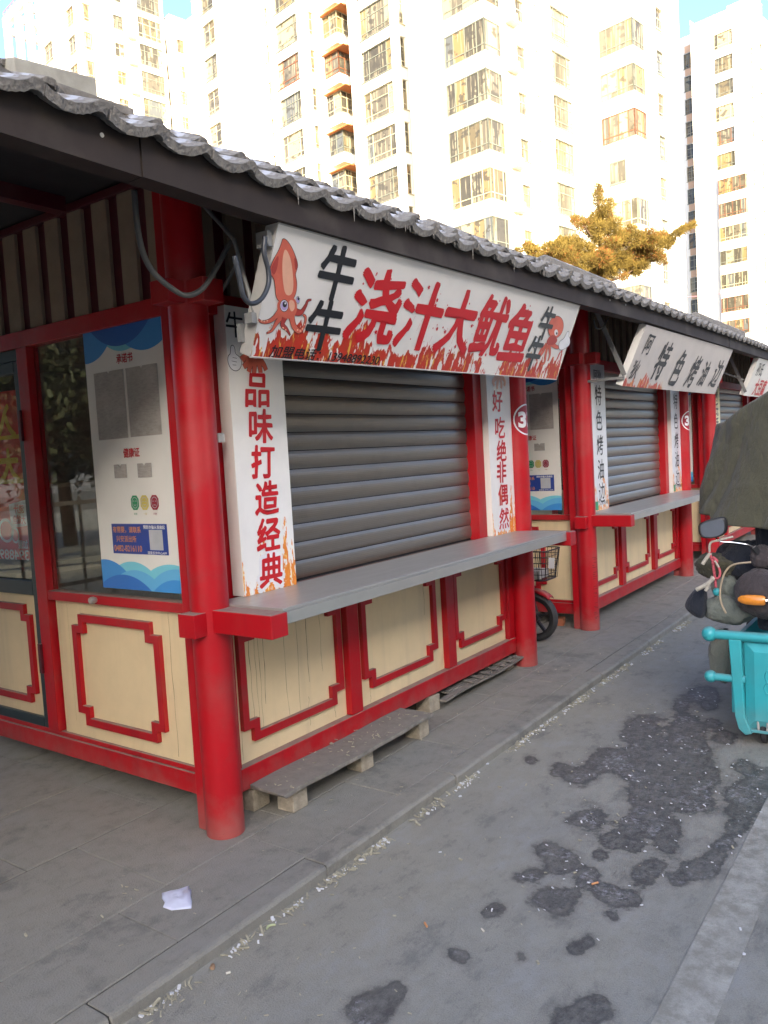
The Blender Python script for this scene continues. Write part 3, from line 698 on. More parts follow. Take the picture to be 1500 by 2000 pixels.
# mortar drips frozen below the eave tiles
mb = MB()
for i in range(30):
    x = random.choice([random.uniform(2.6, 4.6), random.uniform(3.0, 4.2), random.uniform(2.0, 6)]); y = 2.0+random.uniform(0, .012); z = 2.612+dz(x); l = random.choice([.008,.014,.02,.045])
    mb.tube([(x, y, z+.012), (x+.002, y, z-l*.4), (x+.001, y, z-l)], [.0045, .0025, .0008], 5)
o = mb.build('mortar_drips', M['tile'], roof); o['kind'] = 'stuff'
# loose boards lying on the roof tiles
def roof_board(p0, p1, y, th, dp, lab, nm='loose_board', mt='pale_beam'):
    a, b_ = ony(p0, y), ony(p1, y); o = MB().obox(a+np.array([0, 0, -th]), b_-a, (0, dp, dp*.25), (0, 0, th)).build(nm, M[mt], bevel=.004); tag(o, lab, 'board'); return o
roof_board((27, 110), (188, 152), 2.42, .072, .12, 'thick pale weathered board lying across the tiles at the left end of the roof')
roof_board((105, 158), (262, 212), 2.36, .03, .10, 'thin grey board on the tiles beside the thick pale board', mt='wood')
# ================================================================== SIGNBOARDS
def box_board(root, frame, wd, ht, depth, face_mat, side_mat, fname='sign_face'):
    o, u, v, n = (np.array(k, float) for k in frame)
    MB().obox(o-n*depth, u*wd, v*ht, n*(depth-.002)).build('sign_case', side_mat, root, bevel=.003)
    f = MB().add([o, o+u*wd, o+u*wd+v*ht, o+v*ht], [(0, 1, 2, 3)]).build(fname, face_mat, root); board_uv(f, frame); return f
def ell(cx, cy, rx, ry, n=20, rot=0):
    c, s = math.cos(rot), math.sin(rot)
    return [(cx+rx*math.cos(a)*c-ry*math.sin(a)*s, cy+rx*math.cos(a)*s+ry*math.sin(a)*c) for a in [2*math.pi*i/n for i in range(n)]]
def unit(v): v = np.array(v, float); return v/np.linalg.norm(v)
def frame_from(bl, br, tl):
    u = unit(np.array(br)-bl); v = unit(np.array(tl)-bl); n = np.cross(u, v); n = -n if n[1] > 0 else n; return (np.array(bl, float), u, v, unit(n))

# --- big squid sign
bl, br, tl = (2.288, 2.26, 2.013), (5.228, 2.26, 2.050), (2.291, 2.07, 2.487)
F1 = frame_from(bl, br, tl); W1 = np.linalg.norm(np.array(br)-bl); H1 = np.linalg.norm(np.array(tl)-bl)
s1 = empty('signboard', bl); tag(s1, 'big white signboard with a red squid, red characters and flames hung under the nearest eave', 'sign')
box_board(s1, F1, W1, H1, .06, M['flame_main'], M['grey_metal'])
MB().tube([F1[0]-F1[3]*.0, F1[0]+F1[1]*W1, F1[0]+F1[1]*W1+F1[2]*H1, F1[0]+F1[2]*H1], .004, 6, closed=True).build('edge_trim', M['grey_metal'], s1)
def chars(root, frame, items, mt, name='lettering', lift=.002, **k):
    for it in items:
        mb = MB(); s, p, h = it[:3]; kw = dict(k); kw.update(it[3] if len(it) > 3 else {})
        u, v = px_on(frame, p); put_text(mb, s, frame, u, v, h, lift=lift, **kw); build_flat(mb, name, mt, root, None)
red_chars = [('浇', (735, 600), .325), ('汁', (823, 617), .325), ('大', (895, 630), .325), ('鱿', (959, 637), .33), ('鱼', (1013, 650), .33)]
for i, (s, p, h) in enumerate(red_chars):
    mb = MB(); u, v = px_on(F1, p); put_text(mb, s, F1, u, v, h, asp=1.10 if i < 2 else 1.0, weight=.034, shear=.10, wob=.035, lift=.0025)
    r = random.Random(i)                                            # splashes round the brush strokes
    for k in range(16):
        a = r.uniform(0, 6.28); rr = r.uniform(.35, .56)*h; cx, cy = u+rr*math.cos(a)*1.0, v+rr*math.sin(a)*.95; rad = r.choice([.002, .003, .004, .007])
        flat(mb, [(cx+rad*(1+.9*(j % 2))*math.cos(j*.63), cy+rad*(1+.9*(j % 2))*math.sin(j*.63)) for j in range(10)], F1, .0025)
    for k in range(7):
        cx = u+r.uniform(-.14, .16); cy = v+r.uniform(-.15, .0); l = r.uniform(.03, .08)
        flat(mb, [(cx, cy), (cx+.002, cy+.001), (cx-.012-l*.15, cy-l)], F1, .0025)
    build_flat(mb, 'lettering', M['text_red'], s1, None)
chars(s1, F1, [('牛', (658, 534), .215, dict(asp=1.05)), ('牛', (633, 636), .205, dict(asp=1.08))], M['text_black'], weight=.035, shear=.05, wob=.012, lift=.003)
mb = MB(); ua, va = px_on(F1, (527, 688)); ub, vb = px_on(F1, (740, 703)); put_text(mb, '加盟电话：13948892230', F1, (ua+ub)/2, (va+vb)/2+.003, .050, asp=(ub-ua)/.050, weight=.012, shear=.25, lift=.003)
build_flat(mb, 'phone_lettering', M['text_black'], s1, None)
# squid drawing
def Z5(pts): return [px_on(F1, q) for q in zm(pts, 3, 400, 420)]
def blob(root, frame, pts, mt, lift, name, it=2, grow=None):
    pts = smooth_poly(pts, it); mb = MB()
    if grow:
        c = np.mean(pts, 0); ob = []
        for i, p in enumerate(pts):
            a, b_ = np.array(pts[i-1]), np.array(pts[(i+1) % len(pts)]); t = b_-a; n = np.array([-t[1], t[0]]); n /= np.linalg.norm(n)+1e-9
            if n@(np.array(p)-c) < 0: n = -n
            ob.append(tuple(np.array(p)+n*grow))
        m2 = MB(); flat(m2, ob, frame, lift-.0003); build_flat(m2, 'outline', M['text_black'], root, None)
    flat(mb, pts, frame, lift); return build_flat(mb, name, mt, root, None)
def tent(root, frame, pts, w0, w1, mt, lift, outline=True):
    P2 = []; pts = [np.array(p) for p in pts]
    for i in range(len(pts)-1):
        p0, p1, p2, p3 = pts[max(i-1, 0)], pts[i], pts[i+1], pts[min(i+2, len(pts)-1)]
        for t in np.linspace(0, 1, 7)[:-1]:
            P2.append(.5*((2*p1)+(-p0+p2)*t+(2*p0-5*p1+4*p2-p3)*t*t+(-p0+3*p1-3*p2+p3)*t**3))
    P2.append(pts[-1]); n = len(P2); wd = [w0+(w1-w0)*(i/(n-1))**.8 for i in range(n)]
    if outline: m2 = MB(); ribbon(m2, P2, [w+.004 for w in wd], frame, lift-.0003); build_flat(m2, 'outline', M['text_black'], root, None)
    m2 = MB(); ribbon(m2, P2, wd, frame, lift); build_flat(m2, 'tentacle', mt, root, None)
blob(s1, F1, Z5([(455, 135), (482, 150), (515, 205), (545, 290), (532, 330), (527, 350), (538, 400), (530, 470), (500, 505), (440, 512), (414, 480), (410, 420), (405, 375), (385, 350), (378, 315), (400, 260), (435, 200), (448, 160)]), M['squid'], .0026, 'squid_mantle', grow=.0025)
blob(s1, F1, Z5([(470, 190), (500, 250), (512, 330), (518, 420), (505, 470), (470, 470), (455, 400), (450, 300), (455, 230)]), M['squid_lt'], .0029, 'squid_highlight', 3)
blob(s1, F1, Z5([(382, 318), (400, 275), (432, 225), (425, 300), (408, 345), (398, 350)]), M['squid_dk'], .0029, 'squid_fin', 2)
blob(s1, F1, Z5([(545, 290), (520, 235), (524, 300), (530, 330)]), M['squid_dk'], .0029, 'squid_fin', 2)
for pts, a, b_, mt in (([(435, 565), (405, 600), (370, 622), (330, 625), (310, 608)], .030, .004, 'squid'), ([(450, 585), (415, 635), (390, 675), (358, 692)], .030, .004, 'squid'), ([(470, 590), (452, 640), (478, 670), (498, 705)], .034, .004, 'squid_dk'), ([(505, 590), (520, 650), (552, 680), (578, 650), (588, 600), (572, 582)], .030, .006, 'squid'), ([(525, 565), (560, 570), (588, 530), (600, 502), (622, 496)], .030, .005, 'squid_dk')):
    tent(s1, F1, Z5(pts), a, b_, M[mt], .0030)
blob(s1, F1, Z5([(430, 500), (470, 478), (518, 480), (538, 520), (534, 575), (505, 610), (455, 602), (424, 565), (420, 525)]), M['squid'], .0034, 'squid_head', 2)
blob(s1, F1, Z5([(490, 495), (520, 500), (526, 545), (505, 570), (490, 540)]), M['squid_lt'], .0036, 'squid_highlight', 2)
for c, rx, ry in (((461, 530), 23, 33), ((542, 496), 11, 20)):
    for k, mt, l in ((1.12, 'text_black', .0037), (1.0, 'text_white', .0039), (.86, 'lilac', .0040)): blob(s1, F1, Z5(ell(c[0], c[1], rx*k, ry*k, 14)), M[mt], l, 'squid_eye', 1)
    blob(s1, F1, Z5(ell(c[0]+3, c[1]-8, rx*.55, ry*.55, 12)), M['text_black'], .0042, 'squid_eye', 1); blob(s1, F1, Z5(ell(c[0]+6, c[1]-14, rx*.22, ry*.2, 8)), M['text_white'], .0044, 'squid_eye', 1)
for c in ((345, 622), (330, 618), (362, 618), (378, 660), (388, 645), (370, 678), (455, 660), (470, 672), (540, 672), (556, 678), (570, 666), (582, 640)):
    blob(s1, F1, Z5(ell(c[0], c[1], 5, 5, 8)), M['squid_lt'], .0036, 'sucker', 0)
# little octopus at the right end
def Z6(pts): return [px_on(F1, q) for q in zm(pts, 3.75, 800, 500)]
def octopus(root, frame, Z, lift=.0026):
    for pts in ([(1000, 640), (975, 700), (940, 740), (905, 735)], [(1010, 650), (995, 720), (985, 780), (960, 790)], [(1020, 650), (1025, 720), (1010, 770)], [(1005, 650), (960, 690), (925, 765)], [(1035, 640), (1070, 665), (1095, 668)]):
        tent(root, frame, Z(pts), .034, .016, M['squid'], lift)
    blob(root, frame, Z(ell(1068, 520, 56, 82, 16, .2)), M['squid'], lift+.0005, 'octopus_head', 1, grow=.003)
    blob(root, frame, Z([(1010, 600), (1050, 570), (1085, 610), (1060, 650), (1010, 655), (998, 630)]), M['squid_dk'], lift+.0008, 'octopus_mouth', 2)
    blob(root, frame, Z(ell(1070, 560, 14, 24, 12)), M['text_white'], lift+.001, 'octopus_eye', 1); blob(root, frame, Z(ell(1074, 566, 6, 10, 10)), M['text_black'], lift+.0012, 'octopus_eye', 1)
    blob(root, frame, Z([(1095, 625), (1120, 610), (1130, 600), (1150, 555), (1165, 548), (1160, 590), (1170, 600), (1172, 650), (1130, 680), (1095, 690), (1088, 655)]), M['text_white'], lift+.001, 'white_glove', 2, grow=.003)
    blob(root, frame, Z([(905, 625), (925, 595), (938, 600), (935, 650), (925, 680), (905, 670)]), M['text_white'], lift+.001, 'white_glove', 2, grow=.003)
octopus(s1, F1, Z6)
chars(s1, F1, [('牛', (1067, 631), .205, dict(asp=.95)), ('牛', (1042, 690), .22, dict(asp=.92))], mat('dark_grey_print', (.05, .055, .055), rough=.4), weight=.03, shear=.06, wob=.012, lift=.0045)
# holding brackets of the sign
br_ = MB(); br_.bar(F1[0]+np.array([-.004, .03, .06]), F1[0]+np.array([-.004, .03, .13]), .02, .03)
br_.build('bracket', M['brace'], s1); MB().box(2.262, 2.286, 2.10, 2.16, 2.405, 2.462).build('bracket', M['brace'], s1)

# --- second and third signs
def sign_k(bl, br, tl, items, lab, mtf, cat='sign'):
    F = frame_from(bl, br, tl); W = np.linalg.norm(np.array(br)-bl); H = np.linalg.norm(np.array(tl)-bl)
    r = empty('signboard', bl); tag(r, lab, cat); box_board(r, F, W, H, .06, mtf, M['white_board'])
    return r, F, W, H
s2, F2, W2, H2 = sign_k((6.56, 2.26, 2.055), (9.62, 2.26, 2.075), (6.64, 2.07, 2.535), None, 'pale signboard with black brush characters above the second kiosk shutter', M['flame_k2'])
chars(s2, F2, [('阿', (1267, 673), .17), ('狄', (1240, 722), .16)], M['text_black'], weight=.012, shear=.1, wob=.02, lift=.003)
chars(s2, F2, [('特', (1293, 705), .34, dict(asp=.85)), ('色', (1325, 718), .34, dict(asp=.8)), ('烤', (1354, 726), .32, dict(asp=.85)), ('油', (1375, 730), .26, dict(asp=.9)), ('边', (1400, 730), .30, dict(asp=.95))], M['text_black'], weight=.02, shear=.22, wob=.03, lift=.003)
s3, F3, W3, H3 = sign_k((11.12, 2.26, 2.10), (13.9, 2.26, 2.11), (11.12, 2.07, 2.56), None, 'white signboard with black and red characters above the third kiosk', M['white_board'])
mb = MB(); put_text(mb, '孙氏', F3, .33, .36, .17, weight=.015, lift=.003); build_flat(mb, 'lettering', M['text_black'], s3, None)
mb = MB(); put_text(mb, '大豆腐', F3, .75, .13, .22, weight=.03, lift=.003); build_flat(mb, 'lettering', M['text_red'], s3, None)

# --- upright strips beside the shutters
def strip(x0, x1, z1, mtf, lab, grp='upright sign strips beside the shutters', z0=1.001):
    F = (np.array([x0, 2.615, z0]), np.array([1., 0, 0]), np.array([0, 0, 1.]), np.array([0, -1., 0]))
    r = empty('sign_strip', (x0, 2.615, z0)); tag(r, lab, 'sign', grp); box_board(r, F, x1-x0, z1-z0, .075, mtf, M['white_board']); return r, F
def vtext(r, F, s, px_pts, h, mt, w=.02, wob=.028, halo=0, asp=1.0, shear=.08):
    for i, (c, p) in enumerate(zip(s, px_pts)):
        u, v = px_on(F, p) if not isinstance(p, float) else (.175, p)
        if i >= len(s)-halo:
            m2 = MB(); put_text(m2, c, F, u, v, h*1.12, asp=asp, weight=w+.075, shear=shear, lift=.0015); build_flat(m2, 'white_halo', M['text_white'], r, None)
        mb = MB(); put_text(mb, c, F, u, v, h, asp=asp, weight=w, shear=shear, wob=wob, lift=.0025); build_flat(mb, 'lettering', mt, r, None)
v1, V1 = strip(2.512, 2.862, 2.295, M['flame_v'], 'white upright sign strip with red characters left of the nearest shutter')
vtext(v1, V1, '品味打造经典', [(502, 762), (509, 832), (513, 901), (521, 972), (524, 1043), (529, 1113)], .148, M['text_red'], w=.03, halo=1)
mb = MB(); u, v = px_on(V1, (458, 634)); put_text(mb, '牛', V1, u, v, .11, weight=.01, wob=.02, lift=.0025); build_flat(mb, 'lettering', M['text_black'], v1, None)
def ZV(pts): return [px_on(V1, q) for q in zm(pts, 3, 400, 420)]
for pts in ([(215, 850), (235, 830), (262, 825)], [(262, 835), (245, 870), (225, 890)], [(275, 840), (262, 890), (255, 920)], [(290, 840), (290, 890), (285, 930)], [(305, 840), (320, 890), (325, 925)], [(315, 835), (345, 880), (358, 910)]):
    tent(v1, V1, ZV(pts), .032, .022, M['squid'], .0022)
blob(v1, V1, ZV([(150, 770), (160, 763), (172, 775), (175, 815), (200, 830), (215, 860), (205, 900), (180, 915), (150, 900), (133, 860), (135, 825), (150, 815)]), M['text_white'], .0026, 'white_glove', 2, grow=.003)
for a, b_ in (((160, 835), (185, 840)), ((155, 855), (185, 862)), ((160, 878), (182, 880))):
    m2 = MB(); ribbon(m2, ZV([a, b_]), .002, V1, .003); build_flat(m2, 'outline', M['text_black'], v1, None)
v2, V2 = strip(4.884, 5.236, 2.295, M['flame_v'], 'white upright sign strip with red characters right of the nearest shutter')
vtext(v2, V2, '好吃绝非偶然', [(971, 783), (976, 835), (979, 880), (979, 922), (982, 966), (984, 1012)], .142, M['text_red'], w=.022, halo=1)
mb = MB()
def ZW(pts): return [px_on(V2, q) for q in zm(pts, 3.75, 800, 500)]
for pts in ([(640, 880), (610, 920), (620, 950)], [(650, 880), (640, 940), (640, 975)], [(660, 880), (670, 940), (668, 970)], [(670, 880), (695, 920), (690, 950)]): tent(v2, V2, ZW(pts), .04, .025, M['squid_lt'], .0022, False)
for dx, side, lab in ((PITCH, 0, 'upright strip with black characters left of the second shutter'), (PITCH, 1, 'upright strip with black characters right of the second shutter')):
    x0 = (2.512 if not side else 4.884)+dx
    r, F = strip(x0, x0+.352, 2.295, M['flame_v2'], lab)
    vtext(r, F, '特色烤油边', [1.02, .80, .58, .365, .155], .175, M['text_black'], w=.004, halo=1, asp=.85)
    mb = MB(); put_text(mb, '阿狄', F, .175, 1.20, .09, lift=.0025); build_flat(mb, 'lettering', M['text_black'], r, None)
    mb = MB(); flat(mb, [(.015, .008), (.085, .008), (.085, .085), (.015, .085)], F, .002); build_flat(mb, 'green_label', M['green'], r, None)
    mb = MB(); put_text(mb, '15248260408', F, .215, .062, .03, asp=7, lift=.003); build_flat(mb, 'lettering', M['text_black'], r, None)
r, F = strip(2.512+2*PITCH, 2.862+2*PITCH, 2.295, M['board_yel'], 'white and yellow upright strip with black characters left of the third shutter')
vtext(r, F, '孙氏手工', [1.14, .95, .76, .57], .17, M['text_black'], w=.03, wob=0, asp=.9)

# --- notices on the side windows
def notice(xo, lab):
    X0 = XS+xo-.0145; F = (np.array([X0, 3.43, 1.03]), np.array([0, -1., 0]), np.array([0, 0, 1.]), np.array([-1., 0, 0])); W, H = .578, 1.232
    r = empty('notice_board', (X0, 3.43, 1.03)); tag(r, lab, 'notice', 'white notices on the kiosk side windows')
    o, u, v, n = F; MB().obox(o-n*.006, u*W, v*H, n*.006).build('sheet', M['white_board'], r)
    def wave(pts_c, mt, lift, top):
        us = np.linspace(0, W, 60); hh = np.zeros(60)
        for cx, cy, rr in pts_c: d = rr*rr-(us-cx)**2; hh = np.maximum(hh, np.where(d > 0, cy+np.sqrt(np.maximum(d, 0)), 0))
        hh = np.maximum(hh, .0003); m2 = MB()
        base = H if top else 0; sg = -1 if top else 1
        vs = [o+u*a+v*base+n*lift for a in us]+[o+u*a+v*(base+sg*b_)+n*lift for a, b_ in zip(us, hh)]
        m2.add(vs, [(i, i+1, 61+i, 60+i) for i in range(59)]); build_flat(m2, 'printed_wave', mt, r, None)
    wave([(.24, -.12, .255)], M['b4'], .0006, False); wave([(.52, -.20, .33)], M['b4'], .0008, False); wave([(.03, -.13, .27)], M['b2'], .0010, False)
    wave([(.26, -.17, .265)], M['b3'], .0012, False); wave([(.56, -.17, .28)], M['b3'], .0014, False); wave([(.17, -.26, .33)], M['b5'], .0016, False); wave([(.55, -.19, .25)], M['b2'], .0018, False)
    wave([(.30, -.12, .235)], M['b4'], .0006, True); wave([(.02, -.09, .235)], M['b2'], .0008, True); wave([(.46, -.13, .26)], M['b2'], .0010, True); wave([(.28, -.21, .30)], M['b1'], .0012, True)
    def T(s, cu_, cv_, h, mt, asp=None, w_=.02, sh=0): m2 = MB(); put_text(m2, s, F, cu_, cv_, h, asp=asp, weight=w_, shear=sh, lift=.003); build_flat(m2, 'lettering', mt, r, None)
    T('承诺书', .305, 2.113-1.03, .043, M['text_red'], 2.75); T('健康证', .303, 1.678-1.03, .043, M['text_red'], 2.75)
    def sleeve(a, b_, c, d, nm='document_sleeve'):
        m2 = MB(); nx_ = (a+b_)/2; poly = [(a, c), (b_, c), (b_, d), (nx_+.012, d), (nx_, d-.012), (nx_-.012, d), (a, d)]; m2.prism(poly, n*.002, o+n*.001, u, v); m2.build(nm, M['doc'], r)
        e = MB(); q = [o+u*x+v*y+n*.003 for x, y in poly]; e.tube(q, .0012, 5, closed=True); e.build('sleeve_edge', M['grey_metal'], r)
    sleeve(.066, .288, .718, 1.034); sleeve(.309, .530, .719, 1.034); sleeve(.164, .256, .533, .596); sleeve(.339, .438, .531, .595)
    for k, (a, mt) in enumerate(((.270, 'green'), (.340, 'yellow'), (.412, 'crimson'))):
        wd, z0 = .058, .380; q = smooth_poly([(a, z0), (a+wd, z0), (a+wd, z0+.068), (a, z0+.068)], 1); m2 = MB(); flat(m2, q, F, .002); build_flat(m2, 'face_sticker', M[mt], r, None)
        c = (a+wd/2, z0+.034); wht = M['print_grey']
        m2 = MB(); e = ell(c[0], c[1], .021, .025, 20); ribbon(m2, e+e[:1], .0028, F, .0026)
        for s_ in (-1, 1): ribbon(m2, [(c[0]+s_*.009-.005, c[1]+.006), (c[0]+s_*.009, c[1]+(.010 if k == 0 else .006)), (c[0]+s_*.009+.005, c[1]+.006)], .0024, F, .0026)
        ribbon(m2, [(c[0]-.009, c[1]-(.008 if k < 2 else .012)), (c[0], c[1]-(.014 if k == 0 else .010 if k == 1 else .011)), (c[0]+.009, c[1]-(.008 if k < 2 else .012))], .0026, F, .0026)
        build_flat(m2, 'face_lines', wht, r, None)
        T(['满意', '一般', '不满意'][k], c[0], z0-.018, .010, M[mt], 2.6, 0)
    m2 = MB(); flat(m2, [(.106, .172), (.514, .172), (.514, .315), (.106, .315)], F, .002); build_flat(m2, 'blue_label', M['print_navy'], r, None)
    T('有需要，请联系', .222, .287, .030, M['text_orange'], 7.0); T('兴安派出所', .214, .243, .030, M['text_orange'], 5.0); T('0482-8216110', .222, .198, .028, M['text_orange'], 7.4, .03)
    T('预防诈骗从我做起', .424, .300, .017, M['text_white'], 9.0); T('国家反诈中心APP', .435, .181, .014, M['text_white'], 9.6)
    m2 = MB(); flat(m2, [(.385, .194), (.480, .194), (.480, .288), (.385, .288)], F, .0026); build_flat(m2, 'blank_square', M['print_grey'], r, None)
    return r
notice(0, 'white notice with blue waves on the nearest kiosk window, left of the corner column')
notice(PITCH, 'white notice with blue waves on the second kiosk window, behind the numbered column')
notice(2*PITCH, 'white notice with blue waves on the third kiosk window, beside the olive cloth')

# --- red poster behind the door glass, seen from the back
FB = (np.array([XS+.010, 4.062, 1.10]), np.array([0, 1., 0]), np.array([0, 0, 1.]), np.array([-1., 0, 0]))
bn = empty('door_poster', (XS+.01, 4.06, 1.1)); tag(bn, 'red poster with reversed writing behind the glass of the dark framed door', 'poster')
MB().box(XS+.010, XS+.013, 4.056, 4.69, 1.14, 2.06).build('sheet', M['banner_red'], bn)
def TB(s, a, c, h, mt, asp=None, w_=.03): m2 = MB(); put_text(m2, s, FB, a, c, h, asp=asp, weight=w_, lift=.001+.001*(mt != M['text_white'])); build_flat(m2, 'lettering', mt, bn, None)
TB('入', .17, .80, .17, M['text_yellow'], 1.1, .05); TB('大', .17, .56, .17, M['text_yellow'], 1.1, .05)
for z in (.70, .46, .50+.0):
    if z == .50: continue
    m2 = MB(); flat(m2, [(-.0, z), (.34, z), (.34, z+.022), (0, z+.022)], FB, .0015); build_flat(m2, 'printed_bar', M['text_yellow'], bn, None)
m2 = MB(); flat(m2, [(.03, .23), (.20, .215), (.21, .345), (.03, .37)], FB, .001); build_flat(m2, 'white_patch', M['text_white'], bn, None)
TB('浇汁', .11, .32, .048, M['text_red'], 2.1); TB('大鱿鱼', .115, .262, .048, M['text_red'], 2.6)
m2 = MB(); e = ell(.26, .20, .07, .06, 24); ribbon(m2, e+e[:1], .016, FB, .001); e = ell(.17, .175, .035, .04, 16); ribbon(m2, e+e[:1], .012, FB, .001); build_flat(m2, 'white_swirl', M['text_white'], bn, None)
TB('加盟', .10, .125, .045, M['text_white'], 2.1); TB('3948892230', .30, .066, .055, M['text_white'], 9, .02)

# --- round number plates painted on the columns
def medal(xc, ang, zc, lab_, rr=.112):
    C0 = R_(ang); mb0, mb1 = MB(), MB()
    def W(x, y, l): t = C0+x/.083; R2 = .083+l; return (xc+R2*math.cos(t), KY+R2*math.sin(t), zc+y)
    n = 28
    def disc(mb, r0, l, rin=0):
        rings = np.linspace(rin, r0, 8); vs = []; fs = []
        for r in rings:
            for j in range(n): a = 2*math.pi*j/n; vs.append(W(r*math.cos(a), r*math.sin(a), l))
        for i in range(len(rings)-1):
            for j in range(n): j2 = (j+1) % n; fs.append((i*n+j, i*n+j2, (i+1)*n+j2, (i+1)*n+j))
        mb.add(vs, fs)
    r = empty('number_plate', (xc, KY-.083, zc)); tag(r, lab_, 'number sign', 'round numbers painted on the columns')
    disc(mb0, rr, .0012); build_flat(mb0, 'disc', M['crimson'], r, None)
    disc(mb1, rr, .0018, rr-.010)
    v, f, a0 = glyphs('3', .045, 10); me_ = []
    for off in (-.042, .042):
        vv = [(x*.070+off, y*.115) for x, y in v]; 
        bm = bmesh.new(); vs = [bm.verts.new((a, b_, 0)) for a, b_ in vv]
        for q in f:
            try: bm.faces.new([vs[i] for i in q])
            except ValueError: pass
        bmesh.ops.triangulate(bm, faces=bm.faces)
        bmesh.ops.subdivide_edges(bm, edges=[e for e in bm.edges if e.calc_length() > .02], cuts=3, use_grid_fill=True)
        bm.verts.index_update(); mb1.add([W(p.co.x, p.co.y, .0020) for p in bm.verts], [tuple(q.index for q in fc.verts) for fc in bm.faces]); bm.free()
    build_flat(mb1, 'numeral', M['text_white'], r, None)
zc = ony((1015, 820), 2.57)[2]
medal(KX+3.0, -88, zc, 'white ringed number painted on the second column, right of the nearest kiosk')
medal(KX+3.0+PITCH, -88, zc, 'white ringed number on the far column of the second kiosk')

# ================================================================== CABLES AND BRACES
def smooth_path(pts, n=8):
    pts = [np.array(p, float) for p in pts]; out = []
    for i in range(len(pts)-1):
        p0, p1, p2, p3 = pts[max(i-1, 0)], pts[i], pts[i+1], pts[min(i+2, len(pts)-1)]
        for t in np.linspace(0, 1, n+1)[:-1]: out.append(.5*((2*p1)+(-p0+p2)*t+(2*p0-5*p1+4*p2-p3)*t*t+(-p0+3*p1-3*p2+p3)*t**3))
    return out+[pts[-1]]
def cable(pxs, y, r, mt, lab, name='cable', ys=None):
    pts = [ony(p, (ys[i] if ys else y)) for i, p in enumerate(pxs)]
    o = MB().tube(smooth_path(pts), r, 8).build(name, M[mt], smooth=True); tag(o, lab, 'cable'); return o
cable([(262, 372), (268, 440), (280, 495), (300, 532), (335, 563), (365, 577), (395, 564), (422, 525), (440, 490), (455, 468)], 2.35, .0105, 'cable', 'thick grey cable hanging in a loop across the corner column')
cable([(470, 500), (452, 535), (432, 570), (417, 592)], 2.40, .008, 'cable', 'short grey cable hanging between the column and the squid signboard', ys=[2.36, 2.42, 2.48, 2.52])
cable([(458, 500), (468, 545), (476, 580), (492, 593), (511, 583), (524, 556), (524, 528), (516, 495), (517, 462)], 2.09, .0095, 'cable_black', 'black hose looped round the left end of the squid signboard')
b1 = MB().tube([ony((457, 468), 2.33), ony((497, 612), 2.225)], .0085, 10); b1.tube([ony((457, 468), 2.33), (2.36, 2.66, 2.80)], .0085, 10)
b1.box(2.258, 2.284, 2.205, 2.245, 2.135, 2.175)
setpar(b1.build('brace', M['brace'], smooth=30), s1)
for xo in (6.55, 9.63):
    MB().bar((xo-.0, 2.235, 2.14), (xo-.12, 2.45, 2.78), .035, .012, (1, 0, 0)).bar((xo, 2.24, 2.12), (xo, 2.66, 2.12), .03, .02).build('brace', M['brace'], s2)
MB().bar((11.1, 2.235, 2.14), (10.95, 2.45, 2.78), .035, .012, (1, 0, 0)).bar((11.1, 2.26, 2.3), (10.9, 2.66, 2.5), .03, .02).build('brace', M['brace'], s3)
cable([(1160, 625), (1164, 640), (1176, 640), (1188, 622)], 2.3, .006, 'cable', 'thin cable under the eave left of the black lettered signboard')

# ================================================================== PLANKS AND BLOCKS UNDER THE KIOSK
pl = MB()
n = 12
tagp = lambda o, l: tag(o, l, 'plank')
mb = MB(); vs = []
for i in range(n+1):
    t = i/n; x = 2.50+1.22*t
    yo = 2.425+.012*mnoise.noise(Vector((t*6, 0, 0))); yi = 2.652; z = .132+.004*math.sin(t*9)
    vs += [(x-.02*(1-t), yo, z), (x, yi, z), (x, yi, z-.018), (x, yo, z-.02)]
fs = [((i)*4+k, i*4+(k+1) % 4, (i+1)*4+(k+1) % 4, (i+1)*4+k) for i in range(n) for k in range(4)]+[(0, 1, 2, 3), (n*4+3, n*4+2, n*4+1, n*4)]
tagp(mb.add(vs, fs).build('plank', M['wood'], bevel=.002), 'long dirty grey plank laid on small concrete blocks in front of the kiosk')
blab = ['yellowish concrete block at the near end of the plank', 'concrete block under the middle of the plank', 'concrete block at the far end of the plank']
for (x, y), l in zip(((2.585, 2.47), (3.108, 2.475), (3.632, 2.468)), blab):
    o = MB().box(-.05, .05, -.05, .05, 0, .1105).build('concrete_block', M['concrete'], bevel=.005); o.location = (x+.05, y+.05, 0); o.rotation_euler.z = random.uniform(-.06, .06); tag(o, l, 'block', 'small concrete blocks under the planks')
for (x, y), l in zip(((2.52, 2.68), (4.06, 2.69), (4.72, 2.74), (5.10, 2.70)), ('dark concrete block in the shade behind the near block', 'tall concrete block between the two planks', 'small block under the thin splintered planks', 'block beside the foot of the second column')):
    o = MB().box(-.055, .055, -.055, .055, 0, .10 if x < 4.5 else .055).build('concrete_block', M['concrete'], bevel=.005); o.location = (x+.04, y+.02, 0); o.rotation_euler.z = random.uniform(-.1, .1); tag(o, l, 'block', 'small concrete blocks under the planks')
pal = empty('pallet', (4.5, 2.75, .07)); tag(pal, 'thin splintered grey planks pushed under the far half of the nearest kiosk', 'pallet')
